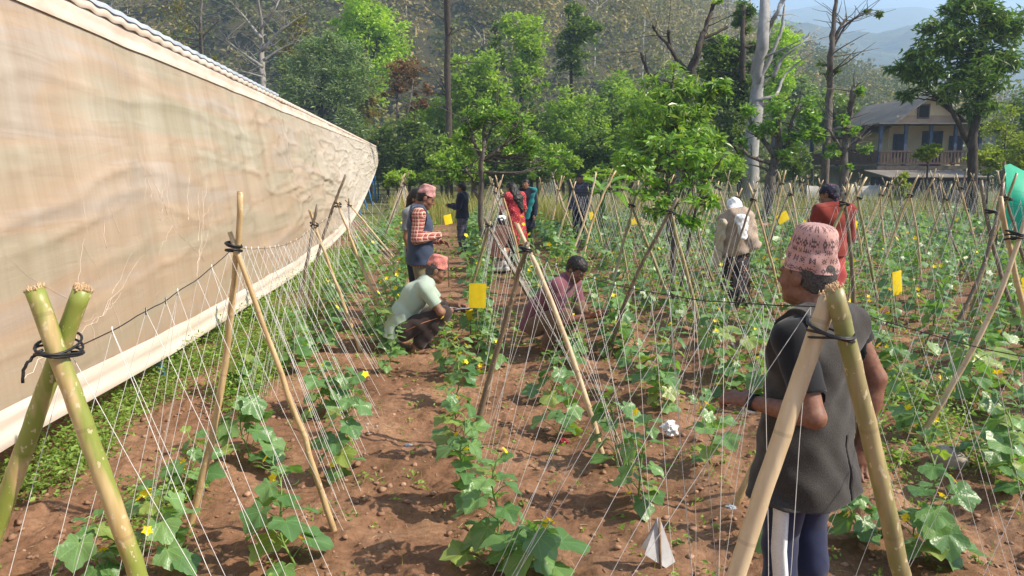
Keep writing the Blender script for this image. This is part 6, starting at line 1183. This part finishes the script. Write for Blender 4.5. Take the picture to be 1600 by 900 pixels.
P9.part('shawl', [ec_(P9.J['shL'] + [.0, .02, .06], np.array([-.06, .15, .72]), (1, 0, 0), (.085, .05), (.07, .03), .03), ec_(P9.J['shL'] + [0, -.05, .05], np.array([-.13, -.14, .8]), (1, 0, 0), (.08, .05), (.08, .03), .03), cap_(P9.J['shL'] + [0, 0, .045], P9.J['nek'] + [0, -.03, .02], .06, .05, .03)], F_TEAL, post=lambda X, F: F + cloth_noise(X, .008, 1.2, 4))
P10 = simple('person in a dark checked shirt standing behind strings below the banana leaves', 1.62, 906, 18.0, -170, .012)
P10.body(); P10.hair(); tops(P10, F_CHK, 'shirt', .024, long=True, hem=(0, 0, .78)); pants(P10, F_DNAV)
# woman in white head scarf and taupe shawl, seen from behind, stooping
P11 = simple('stooping woman with a white head scarf and taupe shawl seen from behind', 1.50, 1155, 9.9, -8, .009, nek=(-.02, .10, 1.25), head=(.01, .19, 1.335), hf=nz([0, .85, -.5]), hu=nz([0, .5, .85]), shR=(.165, .05, 1.20), shL=(-.175, .05, 1.20), che=(0, .03, 1.10), elR=(.22, .08, .96), wrR=(.13, .28, .92), elL=(-.22, .02, .94), wrL=(-.25, .10, .70))
hd = P11.J['head']; P11.body()
P11.part('head_scarf', [ell_(hd + [0, -.02, .02], np.array([.094, .112, .108]), P11.hR, .02), ec_(hd + [0, -.075, .0], [-.03, -.17, 1.19], (1, 0, 0), (.095, .06), (.09, .055), .03), ec_([-.03, -.18, 1.20], [-.02, -.235, .95], (1, 0, 0), (.085, .045), (.05, .025), .02)], F_SCARF, post=lambda X, F: np.maximum(F + cloth_noise(X, .005, 2.2, 2), np.where((X - hd) @ P11.J['hu'] < .05, (X - hd) @ P11.J['hf'] - .045, -1)))
P11.part('shawl', [ec_((0, -.03, 1.20), (0, -.03, .78), (1, 0, 0), (.205, .15), (.205, .155), .05), ec_((-.20, .03, 1.17), (-.24, .04, .68), (1, 0, 0), (.065, .10), (.07, .08), .05), cap_((.15, .05, 1.19), (.235, .06, .92), .10, .075, .05), ec_((.06, -.13, 1.10), (.17, -.13, .84), (1, 0, .3), (.12, .06), (.12, .07), .03)], F_SHAWL, post=lambda X, F: np.maximum(F + cloth_noise(X, .009, .9, 7) + .005 * np.sin(34 * (X[..., 2] * .6 - .9 * X[..., 0]) + 4 * np.sin(6 * X[..., 2])), .62 + .12 * np.sin(4 * X[..., 0] + 1) - X[..., 2]))
P11.part('cream_wrap', [ec_((-.225, -.02, 1.14), (-.265, .0, .60), (1, 0, 0), (.05, .11), (.06, .075), .03)], F_OLI, post=lambda X, F: F + cloth_noise(X, .008, 1.2, 3) + .005 * np.sin(X[..., 1] * 70))
P11.part('skirt', [ec_((0, -.01, .92), (0, -.02, .12), (1, 0, 0), (.165, .13), (.20, .17), .04)], F_FLOR, post=lambda X, F: np.maximum(F + cloth_noise(X, .008, .8, 3) + .008 * np.sin(np.arctan2(X[..., 0], X[..., 1]) * 13) * np.clip(.9 - X[..., 2], 0, 1), .10 - X[..., 2]))
# person in rust red sweater and dark head cloth, behind the near man
P12 = simple('person in a rust red sweater and dark patterned head cloth seen from behind', 1.60, 1303, 8.0, -14, .008, hf=nz([-.5, .8, -.3]), hu=nz([-.05, .25, .95]), head=(-.02, .06, 1.49), elR=(.26, .03, 1.03), wrR=(.14, .22, 1.0), elL=(-.24, .06, 1.02), wrL=(-.1, .25, 1.02))
hd = P12.J['head']; P12.body(); P12.hair(M_HAIR, .02, -.09, .006)
P12.part('head_cloth', [ell_(hd + [0, -.015, .035], np.array([.088, .106, .085]), P12.hR, .02), ell_(hd + [.02, -.095, -.01], np.array([.045, .035, .04]), P12.hR, .02), ec_(hd + [.02, -.10, -.02], hd + [.0, -.13, -.11], (1, 0, 0), (.04, .02), (.03, .015), .02)], F_BAND, post=lambda X, F: np.maximum(F + cloth_noise(X, .004, 2.5, 2), np.where((X - hd) @ P12.J['hf'] > -.03, .018 - (X - hd) @ P12.J['hu'], -1)))
tops(P12, F_SWE, 'sweater', .026, long=True, hem=(0, 0, .84), hemr=(.165, .13), amp=.005); P12.part('skirt', [ec_((0, 0, 1.0), (0, 0, .2), (1, 0, 0), (.16, .13), (.21, .18), .04)], F_SKIRT, post=lambda X, F: np.maximum(F + cloth_noise(X, .01, .8, 5), .14 - X[..., 2]))
# tidy up
for r_ in list(bpy.data.objects):
    if '_org' in r_: del r_['_org']
bpy.context.view_layer.update()
